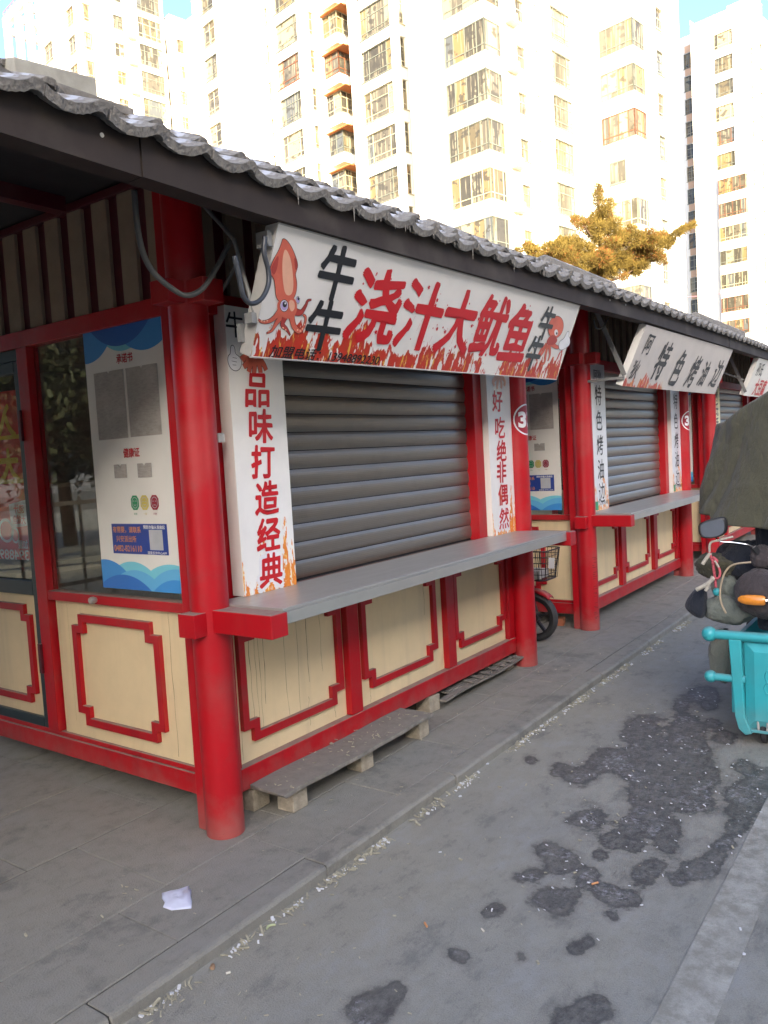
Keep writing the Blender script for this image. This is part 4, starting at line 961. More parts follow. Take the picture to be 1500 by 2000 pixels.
for k in range(5):
    y = 2.60+.055*k; mb = MB(); vs = []
    x0, x1 = 4.13+random.uniform(0, .15)-.1*(k == 0), 5.24+random.uniform(-.05, .02)
    for i in range(n+1):
        t = i/n; x = x0+(x1-x0)*t; z = .064+.009*k*.3+.006*math.sin(t*7+k)+.012*t; vs += [(x, y+.006*mnoise.noise(Vector((t*8, k, 0))), z), (x, y+.049, z), (x, y+.049, z-.011), (x, y, z-.011)]
    mb.add(vs, [((i)*4+q, i*4+(q+1) % 4, (i+1)*4+(q+1) % 4, (i+1)*4+q) for i in range(n) for q in range(4)]+[(0, 1, 2, 3), (n*4+3, n*4+2, n*4+1, n*4)]).build('board', M['wood'], pal)
for i in range(7): MB().bar((4.5+i*.11, 2.60, .083), (4.53+i*.11, 2.80, .088), .03, .006).build('slat', M['wood'], pal)
c_ = onz((1106, 1223)); o = MB().box(-.07, .07, -.05, .05, 0, .06).build('brick', mat('red_brick', (.38, .13, .06), rough=.9, var=.3, bump=.4), bevel=.004); o.location = (c_[0]+.05, c_[1]+.09, 0); o.rotation_euler.z = .3; tag(o, 'orange red brick on the paving behind the scooter wheel', 'brick')
# ================================================================== SCOOTER between the kiosks
sco = empty('scooter', (6.0, 2.86, 0)); tag(sco, 'electric scooter parked between the first and second kiosks, front wheel and wire basket showing', 'scooter')
M['rubber'] = mat('black_rubber', (.022, .022, .023), rough=.75, var=.25, vscale=25, dust=((.14, .13, .12), .5)); M['blackmetal'] = mat('black_metal', (.018, .018, .019), rough=.4); M['scooter_red'] = mat('scooter_red', (.36, .012, .02), rough=.3, dust=(DUST, .5))
M['chrome'] = mat('chrome', (.62, .62, .62), rough=.15, metal=1, var=.05)
def wheel(c, r, wd, parent, axis='x', spokes=5):
    prof = [(r-.045, -wd/2*.7), (r-.02, -wd/2), (r-.004, -wd*.3), (r, 0), (r-.004, wd*.3), (r-.02, wd/2), (r-.045, wd/2*.7), (r-.045, -wd/2*.7)]
    mb = MB(); mb.lathe(c, prof, 40, axis); mb.f = mb.f[:-2]; t = mb.build('tyre', M['rubber'], parent, smooth=40)
    mb = MB(); mb.lathe(c, [(r-.062, -.02), (r-.044, -.022), (r-.044, .022), (r-.062, .02), (r-.062, -.02)], 40, axis); mb.f = mb.f[:-2]
    mb.lathe(c, [(.042, -.035), (.042, .035)], 20, axis)
    for k in range(spokes):
        a = 2*math.pi*k/spokes+.3; d = np.array([0, math.cos(a), math.sin(a)]) if axis == 'x' else np.array([math.cos(a), 0, math.sin(a)])
        mb.bar(np.array(c)+d*.03, np.array(c)+d*(r-.055), .022, .026, (1, 0, 0) if axis == 'x' else (0, 1, 0))
    mb.build('rim', M['blackmetal'], parent, smooth=30)
    mb = MB().lathe(c, [(.009, -.05), (.009, .05)], 12, axis); mb.build('axle', M['chrome'], parent)
cx, cy = 6.0, 2.865
wheel((cx, cy, .2), .2, .075, sco); wheel((cx, cy+1.12, .2), .2, .08, sco)
arc = [(cy+.232*math.cos(a), .2+.232*math.sin(a)) for a in np.linspace(R_(20+85), R_(160+0), 12)]
arc = [(cy-.232*math.cos(a), .2+.232*math.sin(a)) for a in np.linspace(R_(48), R_(150), 14)]
mb = MB(); vs = []
for (y, z) in arc:
    for x, dz_ in ((-.045, -.02), (-.03, .003), (0, .008), (.03, .003), (.045, -.02)): vs.append((cx+x, y, z+dz_))
mb.add(vs, [(i*5+k, i*5+k+1, (i+1)*5+k+1, (i+1)*5+k) for i in range(13) for k in range(4)])
o = mb.build('mudguard', M['scooter_red'], sco, smooth=True); so = o.modifiers.new('s', 'SOLIDIFY'); so.thickness = .003
mb = MB()
for s_ in (-1, 1): mb.tube([(cx+s_*.06, cy, .2), (cx+s_*.055, cy+.06, .42), (cx+s_*.02, cy+.12, .58)], .014, 8)
mb.tube([(cx, cy+.11, .55), (cx, cy+.24, 1.0)], .022, 10); mb.build('fork', M['blackmetal'], sco, smooth=30)
mb = MB().tube([(cx-.3, cy+.32, 1.05), (cx-.12, cy+.24, 1.03), (cx, cy+.23, .99), (cx+.12, cy+.24, 1.03), (cx+.3, cy+.32, 1.05)], .012, 8); mb.build('handlebar', M['blackmetal'], sco, smooth=30)
mb = MB().prism([(.10, .42), (.20, .95), (.26, .96), (.20, .40), (.30, .30), (.75, .30), (.80, .62), (1.25, .60), (1.25, .42), (.95, .22), (.25, .22)], (.26, 0, 0), (cx-.13, cy, 0), (0, 1, 0), (0, 0, 1)); mb.build('body', M['scooter_red'], sco, bevel=.02)
mb = MB().box(cx-.13, cx+.13, cy+.78, cy+1.4, .625, .70); mb.build('seat', M['rubber'], sco, bevel=.02)
# wire basket
bk = MB(); bx0, bx1, by0, by1, bz0, bz1 = cx-.16, cx+.16, 2.675, 2.95, .525, .765
def rring(z, ins, rad=.05):
    pts = []
    for (sx_, sy_, a0) in ((1, 1, 0), (-1, 1, 90), (-1, -1, 180), (1, -1, 270)):
        X0 = (bx1-ins-rad) if sx_ > 0 else (bx0+ins+rad); Y0 = (by1-ins-rad) if sy_ > 0 else (by0+ins+rad)
        for a in (0, 30, 60, 90): pts.append((X0+rad*math.cos(R_(a0+a)), Y0+rad*math.sin(R_(a0+a)), z))
    return pts
for k, z in enumerate(np.linspace(bz0, bz1, 6)): bk.tube(rring(z, .03*(1-k/5)), .0055 if k in (0, 5) else .003, 6, closed=True)
top = rring(bz1, 0); bot = rring(bz0, .03)
for a, b_ in zip(top[::2], bot[::2]): bk.tube([a, b_], .003, 5)
for x in np.linspace(bx0+.04, bx1-.04, 9): bk.tube([(x, by0+.002, bz1), (x, by0+.03, bz0), (x, by1-.03, bz0), (x, by1-.002, bz1)], .0025, 5)
for y in np.linspace(by0+.05, by1-.04, 6): bk.tube([(bx0+.002, y, bz1), (bx0+.03, y, bz0), (bx1-.03, y, bz0), (bx1-.002, y, bz1)], .0025, 5)
bk.build('wire_basket', M['blackmetal'], sco, smooth=40)
MB().tube([(cx, cy+.12, .60), (cx, 2.93, .6)], .012, 8).build('basket_stay', M['blackmetal'], sco)
p_ = onx((1077, 1092), 5.83); q = MB().obox((5.832, p_[1]-.02, p_[2]-.075), (0, .05, .0), (.0, -.006, .085), (.002, 0, 0)).build('paper_tag', M['text_white'], sco, bevel=.0005)
MB().box(5.9, 6.08, 2.76, 2.93, .53, .60).build('basket_liner', M['grey_metal'], sco, bevel=.01)

# ================================================================== CARGO TRICYCLE and the covered load
M['teal'] = mat('turquoise_paint', (.035, .40, .43), rough=.32, var=.10, vscale=5, bump=.05, bscale=80, dust=((.20, .24, .23), .5), extra=streaks(.2, (.05, .30, .32)))
M['orange_lens'] = mat('orange_lens', (.75, .26, .03), rough=.2, var=.15, vscale=30, coat=.5)
tri = empty('cargo_tricycle', (4.62, .6, -.05)); tag(tri, 'turquoise cargo tricycle with round ended bumper tubes and a black mirror', 'tricycle')
XT = 4.5
def T_(mb, nm, mt, **k): return mb.build(nm, M[mt], tri, **k)
# top tube with ball end, lower stub with ball end
for z, r, nm, yend in ((.532, .026, 'top_tube', 0.0), (.297, .021, 'bumper_tube', .94)):
    mb = MB().tube([(XT, 1.115, z), (XT, yend, z+.004*(z > .4))], r, 20); T_(mb, nm, 'teal', smooth=40)
    for yy in ((1.118,) if z < .4 else (1.118, 0.0)): T_(MB().ball((XT, yy, z), r*1.58, 24), 'ball_end', 'teal', smooth=True)
for y0, sg in ((1.0, 1), (.12, -1)):
    pts = [(y0+.018*sg, .515), (y0-.045*sg, .515), (y0-.055*sg, .10), (y0-.09*sg, .012), (y0-.055*sg, .0), (y0-.022*sg, .03), (y0-.005*sg, .10)]
    T_(MB().prism(pts, (.05, 0, 0), (XT-.022, 0, 0), (0, 1, 0), (0, 0, 1)), 'post', 'teal', bevel=.006)
# pressed front panel: recess frame with sloping rim
def pressed(y0, y1, z0, z1, rim=.05, dep=.022):
    vs = [(XT+.012, y0, z0), (XT+.012, y1, z0), (XT+.012, y1, z1), (XT+.012, y0, z1), (XT+.012-dep, y0+rim, z0+rim), (XT+.012-dep, y1-rim, z0+rim), (XT+.012-dep, y1-rim, z1-rim*.9), (XT+.012-dep, y0+rim, z1-rim*.9)]
    return MB().add(vs, [(0, 1, 5, 4), (1, 2, 6, 5), (2, 3, 7, 6), (3, 0, 4, 7), (4, 5, 6, 7)])
o = T_(pressed(.17, .944, .035, .50), 'front_panel', 'teal', bevel=.004)
T_(MB().box(XT-.012, XT+.03, .14, .965, .018, .034), 'panel_lip', 'teal', bevel=.003)
e = MB(); FT = (np.array([XT-.011, .94, 0]), np.array([0, -1., 0]), np.array([0, 0, 1.]), np.array([-1., 0, 0]))
for c in ((.125, .33, .035), (.112, .265, .025)): e.tube([FT[0]+FT[1]*(c[0]+c[2]*math.cos(a)*.8)+FT[2]*(c[1]+c[2]*math.sin(a)*(1.1)) for a in np.linspace(0, 2*math.pi, 20)[:-1]], .003, 6, closed=True)
T_(e, 'embossed_ring', 'teal', smooth=True)
T_(MB().box(XT+.05, XT+1.5, .12, 1.02, .16, .19), 'bed_floor', 'teal'); T_(MB().box(XT+.05, XT+1.5, .995, 1.02, .19, .50).box(XT+.05, XT+1.5, .12, .145, .19, .50).box(XT+1.48, XT+1.5, .145, .995, .19, .50).box(XT+.03, XT+.05, .12, 1.02, .1, .49), 'bed_side', 'teal', bevel=.004)
for y, x in ((.86, 0), (.30, 0)):
    wh = empty('small_wheel'); setpar(wh, tri)
    MB().lathe((XT+.055, y, .015), [(.02, -.012), (.058, -.014), (.065, -.008), (.065, .008), (.058, .014), (.02, .012)], 24, 'y').build('tyre', M['rubber'], wh, smooth=40)
    T_(MB().tube(smooth_path([(XT-.002, y-.022, .035), (XT-.002, y-.022, .09), (XT-.002, y, .115), (XT-.002, y+.022, .09), (XT-.002, y+.022, .035)]), .007, 8), 'wheel_bracket', 'grey_metal', smooth=40)
wheel((XT+1.1, .05, .19), .24, .09, tri, 'y'); wheel((XT+1.1, 1.09, .19), .24, .09, tri, 'y')
# handlebar, mirror, indicator
T_(MB().tube(smooth_path([(4.72, .30, .98), (4.66, .42, 1.02), (4.60, .62, .99), (4.58, .84, .93)]), .014, 10), 'handlebar', 'chrome', smooth=40)
T_(MB().tube([(4.75, .46, .5), (4.68, .46, 1.0)], .022, 10), 'steering_column', 'blackmetal', smooth=40)
mc = onx((1394, 1033), 4.5); me_ = smooth_poly([(-.070, -.052), (.062, -.046), (.074, .052), (.040, .062), (-.060, .045), (-.078, .02)], 2)
mb = MB(); fr = (mc, np.array([.22, -.97, .10]), np.array([-.03, .10, .99]), np.array([-1, 0, 0]))
n = len(me_); 
for k, (sc_, dx_) in enumerate(((.90, -.012), (1.0, -.004), (1.0, .010), (.86, .028), (.45, .040))): mb.v += [tuple(mc+fr[1]*p[0]*sc_+fr[2]*p[1]*sc_+np.array([dx_, 0, 0])) for p in me_]
for k in range(4): mb.f += [(k*n+i, k*n+(i+1) % n, (k+1)*n+(i+1) % n, (k+1)*n+i) for i in range(n)]
mb.f += [tuple(range(n)), tuple(4*n+i for i in range(n))]; mir = T_(mb, 'mirror', 'blackmetal', smooth=50)
mb = MB(); mb.add([tuple(mc+fr[1]*p[0]*.82+fr[2]*p[1]*.82+np.array([-.0125, 0, 0])) for p in me_], [tuple(range(n))]); mg = mb.build('mirror_glass', mat('dark_mirror', (.13, .145, .17), rough=.25, metal=.4, var=.1), mir)
a_ = [onx((1396, 1048), 4.54), onx((1406, 1057), 4.53), onx((1430, 1059), 4.54), onx((1462, 1064), 4.55), onx((1474, 1072), 4.57), onx((1480, 1082), 4.6)]
T_(MB().tube(smooth_path(a_), .0045, 8), 'mirror_arm', 'chrome', smooth=40)
T_(MB().bar(onx((1470, 1066), 4.56), onx((1500, 1105), 4.60), .035, .03), 'lever_clamp', 'blackmetal', bevel=.006)
ic = onx((1470, 1172), 4.44)
mb = MB(); prof = [(.0, -.073), (.010, -.070), (.020, -.055), (.026, -.030), (.028, .015), (.026, .050), (.021, .060), (0, .062)]
mb.lathe((0, 0, 0), [(r, h) for r, h in prof], 20, 'y'); mb.v = [(ic[0]+v[0]*.7, ic[1]-v[1], ic[2]+v[2]) for v in mb.v]
T_(mb, 'turn_signal', 'orange_lens', smooth=40); T_(MB().tube([(ic[0]+.0, ic[1]-.06, ic[2]), (ic[0]+.05, ic[1]-.16, ic[2]+.01)], .008, 8), 'signal_stalk', 'chrome')
T_(MB().tube([(4.68, .46, .95), (4.60, .60, .80), (4.50, .75, .73)], .010, 8), 'signal_stalk', 'blackmetal')
T_(MB().ball(onx((1400, 1156), 4.56), .022, 16), 'ball_end', 'teal', smooth=True)

# cloths
def cloth_mat(name, col, sc_=1.0, rough=.9, var=.15):
    def ex(N, L, tc, out, b):
        b.inputs['Sheen Weight'].default_value = .15; b.inputs['Sheen Roughness'].default_value = .6
        n = noise(N, L, tc.outputs['Object'], 420, 2, .5); return mixc(N, L, mrange(N, L, n, .4, .65, 0, .5), out, tuple(c*1.7 for c in col))
    m = mat(name, col, rough=rough, var=var, vscale=3*sc_, bump=.5, bscale=300, extra=ex, spec=.2)
    N = m.node_tree.nodes; L = m.node_tree.links; tc = [n for n in N if n.type == 'TEX_COORD'][0]; b0 = [n for n in N if n.type == 'BUMP'][0]
    w1 = noise(N, L, mapping(N, L, tc.outputs['Object'], (1, 1, .45)), 13, 4, .5); w2 = math_(N, L, 'ABSOLUTE', math_(N, L, 'SUBTRACT', w1, .5)); b2 = N.new('ShaderNodeBump'); b2.inputs['Strength'].default_value = .7; b2.inputs['Distance'].default_value = .05
    L.new(w2, b2.inputs['Height']); L.new(b2.outputs[0], b0.inputs['Normal']); return m
M['olive'] = cloth_mat('olive_cloth', (.064, .061, .038)); M['navy'] = cloth_mat('navy_cloth', (.018, .022, .032)); M['sage'] = cloth_mat('sage_cloth', (.16, .175, .145), var=.25); M['brownq'] = cloth_mat('dark_brown_quilted_cloth', (.050, .040, .040), rough=.6)
def grid_cloth(fn, nu, nv, name, mt, lab, cat, th=.006, parent=None, closed_u=False):
    vs = [fn(i/(nu-1) if not closed_u else i/nu, j/(nv-1)) for j in range(nv) for i in range(nu)]
    fs = []
    for j in range(nv-1):
        for i in range(nu if closed_u else nu-1):
            i2 = (i+1) % nu; fs.append((j*nu+i, j*nu+i2, (j+1)*nu+i2, (j+1)*nu+i))
    o = MB().add(vs, fs).build(name, M[mt], parent, smooth=True)
    if th: s_ = o.modifiers.new('s', 'SOLIDIFY'); s_.thickness = th; s_.offset = 0
    if lab: tag(o, lab, cat)
    return o
# olive blanket thrown over a tall load: closed skirt round the load, folds widening downwards
top_prof = [(0, 1.90), (.25, 1.885), (.5, 1.80)]
def olive_fn(u, v):
    # v: 0 at crown, 1 at hem ; u round the load
    a = u*2*math.pi
    cx0, cy0 = 5.08, .52; hx, hy = .46, .64
    c, s = math.cos(a), math.sin(a)
    k = 4.5; rr = 1/((abs(c)**k+abs(s)**k)**(1/k))                      # rounded rectangle
    fold = .075*(abs(math.sin(a*3.5+.9+.9*v+.5*mnoise.noise(Vector((c, s, v*2)))))**.6-.6)+.035*(abs(math.sin(a*8.5+2*v))**.7-.6)+.05*mnoise.noise(Vector((c*2.2, s*2.2, v*1.2)))+.008*abs(mnoise.noise(Vector((c*5+v*3, s*5, v*7))))
    if v < .30:
        t = v/.30; r = t; x = cx0+hx*rr*c*r*.93; y = cy0+hy*rr*s*r*.95
        z = 1.935-.02*t-.21*max(0, min(1, (y-.72)/.36))-.035*t**3+.02*mnoise.noise(Vector((x*5, y*5, 0)))
    else:
        t = (v-.30)/.70; r = .93+.17*t**.8; f = fold*(.45+.8*t)
        x = cx0+hx*rr*c*(r+f/.5); y = cy0+hy*rr*s*(.95+.13*t+f/.5)
        hem = 1.10+.03*math.sin(a*3+1)+(.04 if s > .7 else 0)-.05*(c > .3)
        z0 = 1.935-.02-.21*max(0, min(1, (cy0+hy*rr*s*.95-.72)/.36))-.035
        z = z0+(hem-z0)*t
    return (x, y, z)
grid_cloth(olive_fn, 260, 90, 'blanket', 'olive', 'olive green blanket draped over the tall load on the tricycle', 'blanket', closed_u=True)
ldm = MB(); ldm.box(4.70, 5.44, .06, .92, .52, 1.60); tag(ldm.build('covered_crate', M['navy'], bevel=.03), 'dark load under the olive blanket on the tricycle bed', 'load')
def lump(c, r, sc3, name, mt, lab, cat, amp=.12, fr_=3.2, n=36, cr=.04, seed=0, parent=None):
    mb = MB().ball((0, 0, 0), 1, n); vs = []
    for v in mb.v:
        q = Vector(v); d = 1+amp*mnoise.noise(q*fr_*.5+Vector((seed, 0, 0)))+cr*abs(mnoise.noise(q*fr_*2.1+Vector((0, seed, 3))))+cr*.5*mnoise.noise(q*fr_*5+Vector((0, seed, 3)))
        vs.append((c[0]+v[0]*d*r*sc3[0], c[1]+v[1]*d*r*sc3[1], c[2]+v[2]*d*r*sc3[2]))
    mb.v = vs; o = mb.build(name, M[mt], parent, smooth=True)
    if lab: tag(o, lab, cat)
    return o
# brown quilted hand cover over the handlebar, sage and navy bundles
hc = empty('hand_cover', (4.6, .85, .8)); tag(hc, 'dark brown quilted hand cover hanging over the tricycle handlebar', 'hand cover')
lump(onx((1492, 1160), 4.58), .125, (.85, 1.15, 1.02), 'cover', 'brownq', None, None, .10, 3.5, 56, .09, 4, hc)
lump(onx((1488, 1088), 4.60), .055, (.8, 1.0, 1.1), 'cuff', 'brownq', None, None, .15, 5, 40, .18, 9, hc)
tr_ = [onx(p, 4.49) for p in ((1467, 1098), (1432, 1103), (1415, 1120), (1407, 1150), (1408, 1175), (1418, 1198))]
MB().tube(smooth_path(tr_), .0055, 6).build('piping', mat('tan_piping', (.42, .33, .22)), hc, smooth=True)
lump(onx((1425, 1190), 4.66), .105, (.8, 1.25, .75), 'bundle', 'sage', 'crumpled sage green cloth bundle under the hand cover', 'bundle', .22, 4, 48, .16, 2)
lump(onx((1418, 1150), 4.70), .075, (.8, .9, 1.0), 'bundle', 'sage', 'small fold of sage cloth beside the red cord', 'bundle', .25, 5, 40, .2, 12)
lump(onx((1412, 1280), 4.85), .10, (.6, .75, 1.5), 'cloth_strip', 'sage', 'end of the sage cloth hanging behind the turquoise post', 'cloth', .2, 4, 40, .12, 22)
bgm = MB(); bp = [onx(p, 4.62) for p in ((1375, 1133), (1352, 1150), (1330, 1182), (1345, 1198), (1362, 1210), (1378, 1212), (1384, 1190), (1383, 1150))]
vsf = [(p[0]-.045, p[1], p[2]) for p in bp]; ctr = np.mean([np.array(p) for p in bp], 0)
n = len(bp); bgm.v = [tuple(np.array(p)) for p in bp]+[tuple(ctr+(np.array(p)-ctr)*.72+np.array([-.05, 0, 0])) for p in bp]+[tuple(ctr+(np.array(p)-ctr)*.72+np.array([.05, 0, 0])) for p in bp]
bgm.f = [(i, (i+1) % n, n+(i+1) % n, n+i) for i in range(n)]+[((i+1) % n, i, 2*n+i, 2*n+(i+1) % n) for i in range(n)]+[tuple(n+i for i in range(n)), tuple(2*n+i for i in range(n))[::-1]]
o = bgm.build('cloth_bag', M['navy'], smooth=True); ss = o.modifiers.new('s', 'SUBSURF'); ss.levels = 2; ss.render_levels = 2; tag(o, 'black cloth bag hanging on the left side of the tricycle', 'bag')
lump(onx((1400, 1105), 4.72), .085, (.8, 1.3, .8), 'cloth_fold', 'olive', 'dark olive cloth end hanging below the blanket behind the mirror', 'cloth', .2, 3.5, 40, .15, 31)
lump(onx((1470, 1095), 4.78), .15, (.7, 1.4, .75), 'jacket', 'navy', 'dark navy jacket bundled behind the handlebar', 'jacket', .2, 3, 40, .12, 35)
# cord with knots
M['cord_red'] = mat('pink_red_cord', (.50, .09, .11), rough=.8, var=.4, vscale=60); M['cord_white'] = mat('dirty_white_cord', (.48, .44, .36), rough=.9, var=.2, vscale=60)
cd = empty('cord', (4.6, 1.0, .9)); tag(cd, 'pink and white twisted cord knotted round the bundles', 'cord')
def cseg(pxs, x, r, mt): MB().tube(smooth_path([onx(p, x) for p in pxs]), r, 8).build('strand', M[mt], cd, smooth=True)
cseg([(1432, 1048), (1405, 1055), (1388, 1060), (1386, 1078), (1391, 1095)], 4.52, .0062, 'cord_white'); cseg([(1386, 1078), (1390, 1092), (1397, 1100), (1400, 1095), (1392, 1088)], 4.51, .0075, 'cord_red')
cseg([(1392, 1098), (1396, 1125), (1398, 1147)], 4.51, .0075, 'cord_red'); cseg([(1398, 1098), (1406, 1115), (1404, 1128), (1396, 1130)], 4.50, .0065, 'cord_red'); cseg([(1396, 1095), (1404, 1108)], 4.49, .005, 'cord_white')
cseg([(1388, 1080), (1380, 1090), (1372, 1102)], 4.51, .010, 'cord_white'); cseg([(1395, 1128), (1382, 1140), (1360, 1152)], 4.50, .011, 'cord_white'); cseg([(1392, 1126), (1384, 1142), (1378, 1154)], 4.50, .009, 'cord_white')

# ================================================================== LITTER
M['straw'] = mat('dry_straw', (.36, .33, .235), rough=.8, var=.35, vscale=40); M['paper'] = mat('white_scrap', (.62, .62, .62), rough=.7, var=.15)
def litter(n, fn, name, mt, lab, smin, smax, thin):
    mb = MB()
    for i in range(n):
        x, y, z = fn(i); l = random.uniform(smin, smax); wd = l*random.uniform(*thin); a = random.uniform(0, math.pi); c, s = math.cos(a), math.sin(a); b_ = random.uniform(-.3, .3)*l; h = random.uniform(.0006, .002)
        t = random.uniform(0, .35)*l
        pts = [(-l/2, -wd/2), (0, -wd/2+b_*.4), (l/2, -wd/2), (l/2, wd/2), (0, wd/2+b_*.4), (-l/2, wd/2)]
        vs = [(x+px*c-py*s, y+px*s+py*c, z+h+(t*(px/l+.5))) for px, py in pts]; vs += [(v[0], v[1], v[2]+max(.0008, wd*.5)) for v in vs]
        mb.add(vs, [(0, 1, 4, 5), (1, 2, 3, 4), (6, 11, 10, 7), (7, 10, 9, 8)]+[(k, k+6, (k+1) % 6+6, (k+1) % 6) for k in range(6)])
    o = mb.build(name, M[mt]); tag(o, lab, kind='stuff'); return o
def gut(i):
    while True:
        x = random.uniform(1.3, 9.5); d = .18+1.5*mnoise.noise(Vector((x*2.6, 1, 0)))+.5*mnoise.noise(Vector((x*7, 1, 0)))
        if random.random() < d+.08: break
    return (x, 2.025-abs(random.gauss(0, .022)), -.05)
litter(1150, gut, 'straw_litter', 'straw', 'dry straw and husks blown against the kerb', .006, .036, (.06, .30))
litter(420, lambda i: (lambda q: (q[0], q[1]-.0, -.05))(gut(i)), 'scrap_litter', 'paper', 'white scraps mixed in the gutter straw', .005, .016, (.3, .8))
litter(170, lambda i: (random.uniform(1.5, 8), 2.0-abs(random.gauss(0, .55)), -.049), 'road_litter', 'straw', 'tiny husks scattered over the asphalt', .004, .018, (.15, .5))
def stn(i):
    while True:
        x = random.uniform(2.4, 5.4); y = random.uniform(.5, 1.8)
        if stain_field(np.array([x]), np.array([y]))[0] > .1: return (x, y, -.048)
litter(170, stn, 'stain_litter', 'paper', 'pale husks stuck in the wet stains', .003, .013, (.2, .6))
litter(90, lambda i: (random.uniform(1.2, 6), random.uniform(2.15, 2.7), .0005), 'paving_litter', 'straw', 'few husks on the paving', .004, .02, (.1, .4))
litter(90, lambda i: (random.uniform(2.5, 3.7), random.uniform(2.44, 2.65), .134), 'plank_litter', 'straw', 'husks lying on the plank', .004, .022, (.1, .35))
def small(name, cat, lab, p, z, build):
    c = onz(p, z); o = build(); o.location = (c[0], c[1], z); tag(o, lab, cat); return o
M['butt_o'] = mat('orange_filter', (.60, .28, .12), rough=.7); M['butt_w'] = mat('white_filter', (.62, .58, .48), rough=.7); M['leaf'] = mat('dry_leaf', (.40, .24, .13), rough=.8, var=.3, vscale=50); M['lime'] = mat('pale_green_peel', (.42, .46, .26), rough=.6)
def stick(l, r, mt, rz):
    def f(): o = MB().tube([(-l/2, 0, r), (l/2, 0, r)], r, 10).build('cigarette_butt', M[mt], smooth=40); o.rotation_euler.z = rz; return o
    return f
small('cigarette_butt', 'cigarette butt', 'orange cigarette butt on the bare asphalt left of the stains', (832, 1808), -.05, stick(.026, .0038, 'butt_o', .9))
small('cigarette_butt', 'cigarette butt', 'orange cigarette butt lying on the edge of a dark stain', (1162, 1727), -.05, stick(.027, .0038, 'butt_o', -.6))
small('cigarette_butt', 'cigarette butt', 'short yellow cigarette end near the dry leaf by the kerb', (446, 1902), -.05, stick(.014, .0038, 'butt_w', -.5))
small('cigarette_butt', 'cigarette butt', 'white cigarette end on the road below the gutter', (943, 1818), -.05, stick(.018, .003, 'butt_w', 1.0))
def leafb():
    pts = ell(0, 0, .018, .009, 12, .8); mb = MB(); mb.add([(x, y, .004+.006*abs(math.sin(x*90))) for x, y in pts]+[(0, 0, .010)], [(i, (i+1) % 12, 12) for i in range(12)]); o = mb.build('dry_leaf', M['leaf'], smooth=True); s_ = o.modifiers.new('s', 'SOLIDIFY'); s_.thickness = .0006; return o
small('dry_leaf', 'leaf', 'curled brown dry leaf lying in the gutter straw', (415, 1893), -.05, leafb)
def peel():
    mb = MB(); mb.tube([(.018*math.cos(a), .018*math.sin(a), .006) for a in np.linspace(0, 2.6, 12)], [.001]+[.0045]*10+[.001], 8); return mb.build('peel', M['lime'], smooth=True)
small('peel', 'peel', 'curved pale green peel at the edge of the gutter', (532, 1815), -.05, peel)
def scrap(sz, seed):
    def f():
        r = random.Random(seed); k = 9; mb = MB(); mb.add([(sz*r.uniform(.6, 1.1)*math.cos(6.28*i/k), sz*.7*r.uniform(.6, 1.1)*math.sin(6.28*i/k), .001+.003*r.random()) for i in range(k)]+[(0, 0, .004)], [(i, (i+1) % k, k) for i in range(k)]); o = mb.build('paper_scrap', M['paper']); s_ = o.modifiers.new('s', 'SOLIDIFY'); s_.thickness = .0006; return o
    return f
small('paper_scrap', 'scrap', 'round white scrap alone on the asphalt in front of the near kerb', (860, 1665), -.05, scrap(.010, 3))
small('paper_scrap', 'scrap', 'torn white scrap on the road just outside the gutter', (899, 1556), -.05, scrap(.012, 5))
small('paper_scrap', 'scrap', 'cream scrap lying across the gutter straw at the kerb joint', (952, 1492), -.05, scrap(.017, 8))
small('paper_scrap', 'scrap', 'white scrap on the pale painted road line', (1453, 1864), -.046, scrap(.010, 9))
# crumpled white plastic bag
bg0 = [onz(p) for p in ((316, 1745), (330, 1741), (350, 1737), (369, 1731), (370, 1740), (374, 1738), (373, 1752), (375, 1762), (374, 1775), (355, 1777), (335, 1779), (318, 1773), (322, 1764), (316, 1756))]
c0 = np.mean(bg0, 0); mb = MB(); nr = 9; nb = len(bg0)
for k in range(nr):
    t = k/(nr-1)
    for p in bg0:
        q = c0+(np.array(p)-c0)*(1-t*.97); z = .002+.020*math.sin(math.pi*min(1, t*1.3)/2)*(.5+1.2*abs(mnoise.noise(Vector((q[0]*34, q[1]*34, 1)))))
        mb.v.append((q[0], q[1], z))
for k in range(nr-1): mb.f += [(k*nb+i, k*nb+(i+1) % nb, (k+1)*nb+(i+1) % nb, (k+1)*nb+i) for i in range(nb)]
mb.f.append(tuple((nr-1)*nb+i for i in range(nb)))
o = mb.build('plastic_bag', mat('thin_white_plastic', (.60, .62, .74), rough=.3, var=.08, vscale=20), smooth=True); s_ = o.modifiers.new('s', 'SOLIDIFY'); s_.thickness = .0006; tag(o, 'crumpled white plastic bag lying on the paving in front of the corner column', 'plastic bag')
# ================================================================== APARTMENT BLOCKS
_v = CR.T@np.array([1588., -200., FPX]); _v[2] = 0; BA = _v/np.linalg.norm(_v); BBv = np.array([-BA[1], BA[0], 0])
O_ = at((953, 230), 47.0); O_[2] = 0
def st(P): d = np.array(P)-O_; return float(d@BA), float(d@BBv)
def W_(s, t, z=0.): return O_+BA*s+BBv*t+np.array([0, 0, z])
def on_s(p, s0):         # pixel on the plane s=s0 -> (t, z)
    d = ray(p); k = (s0+O_@BA-CP@BA)/(d@BA); q = CP+d*k; return st(q)[1], q[2]
def on_t(p, t0):
    d = ray(p); k = (t0+O_@BBv-CP@BBv)/(d@BBv); q = CP+d*k; return st(q)[0], q[2]
FH = 2.82
M['wall_w'] = mat('white_render', (.80, .775, .70), rough=.85, var=.03, vscale=.3)
M['frame_g'] = mat('grey_green_window_frame', (.13, .14, .11), rough=.5); M['frame_b'] = mat('brown_window_frame', (.15, .055, .025), rough=.5); M['frame_w'] = mat('cream_window_frame', (.34, .30, .19), rough=.5)
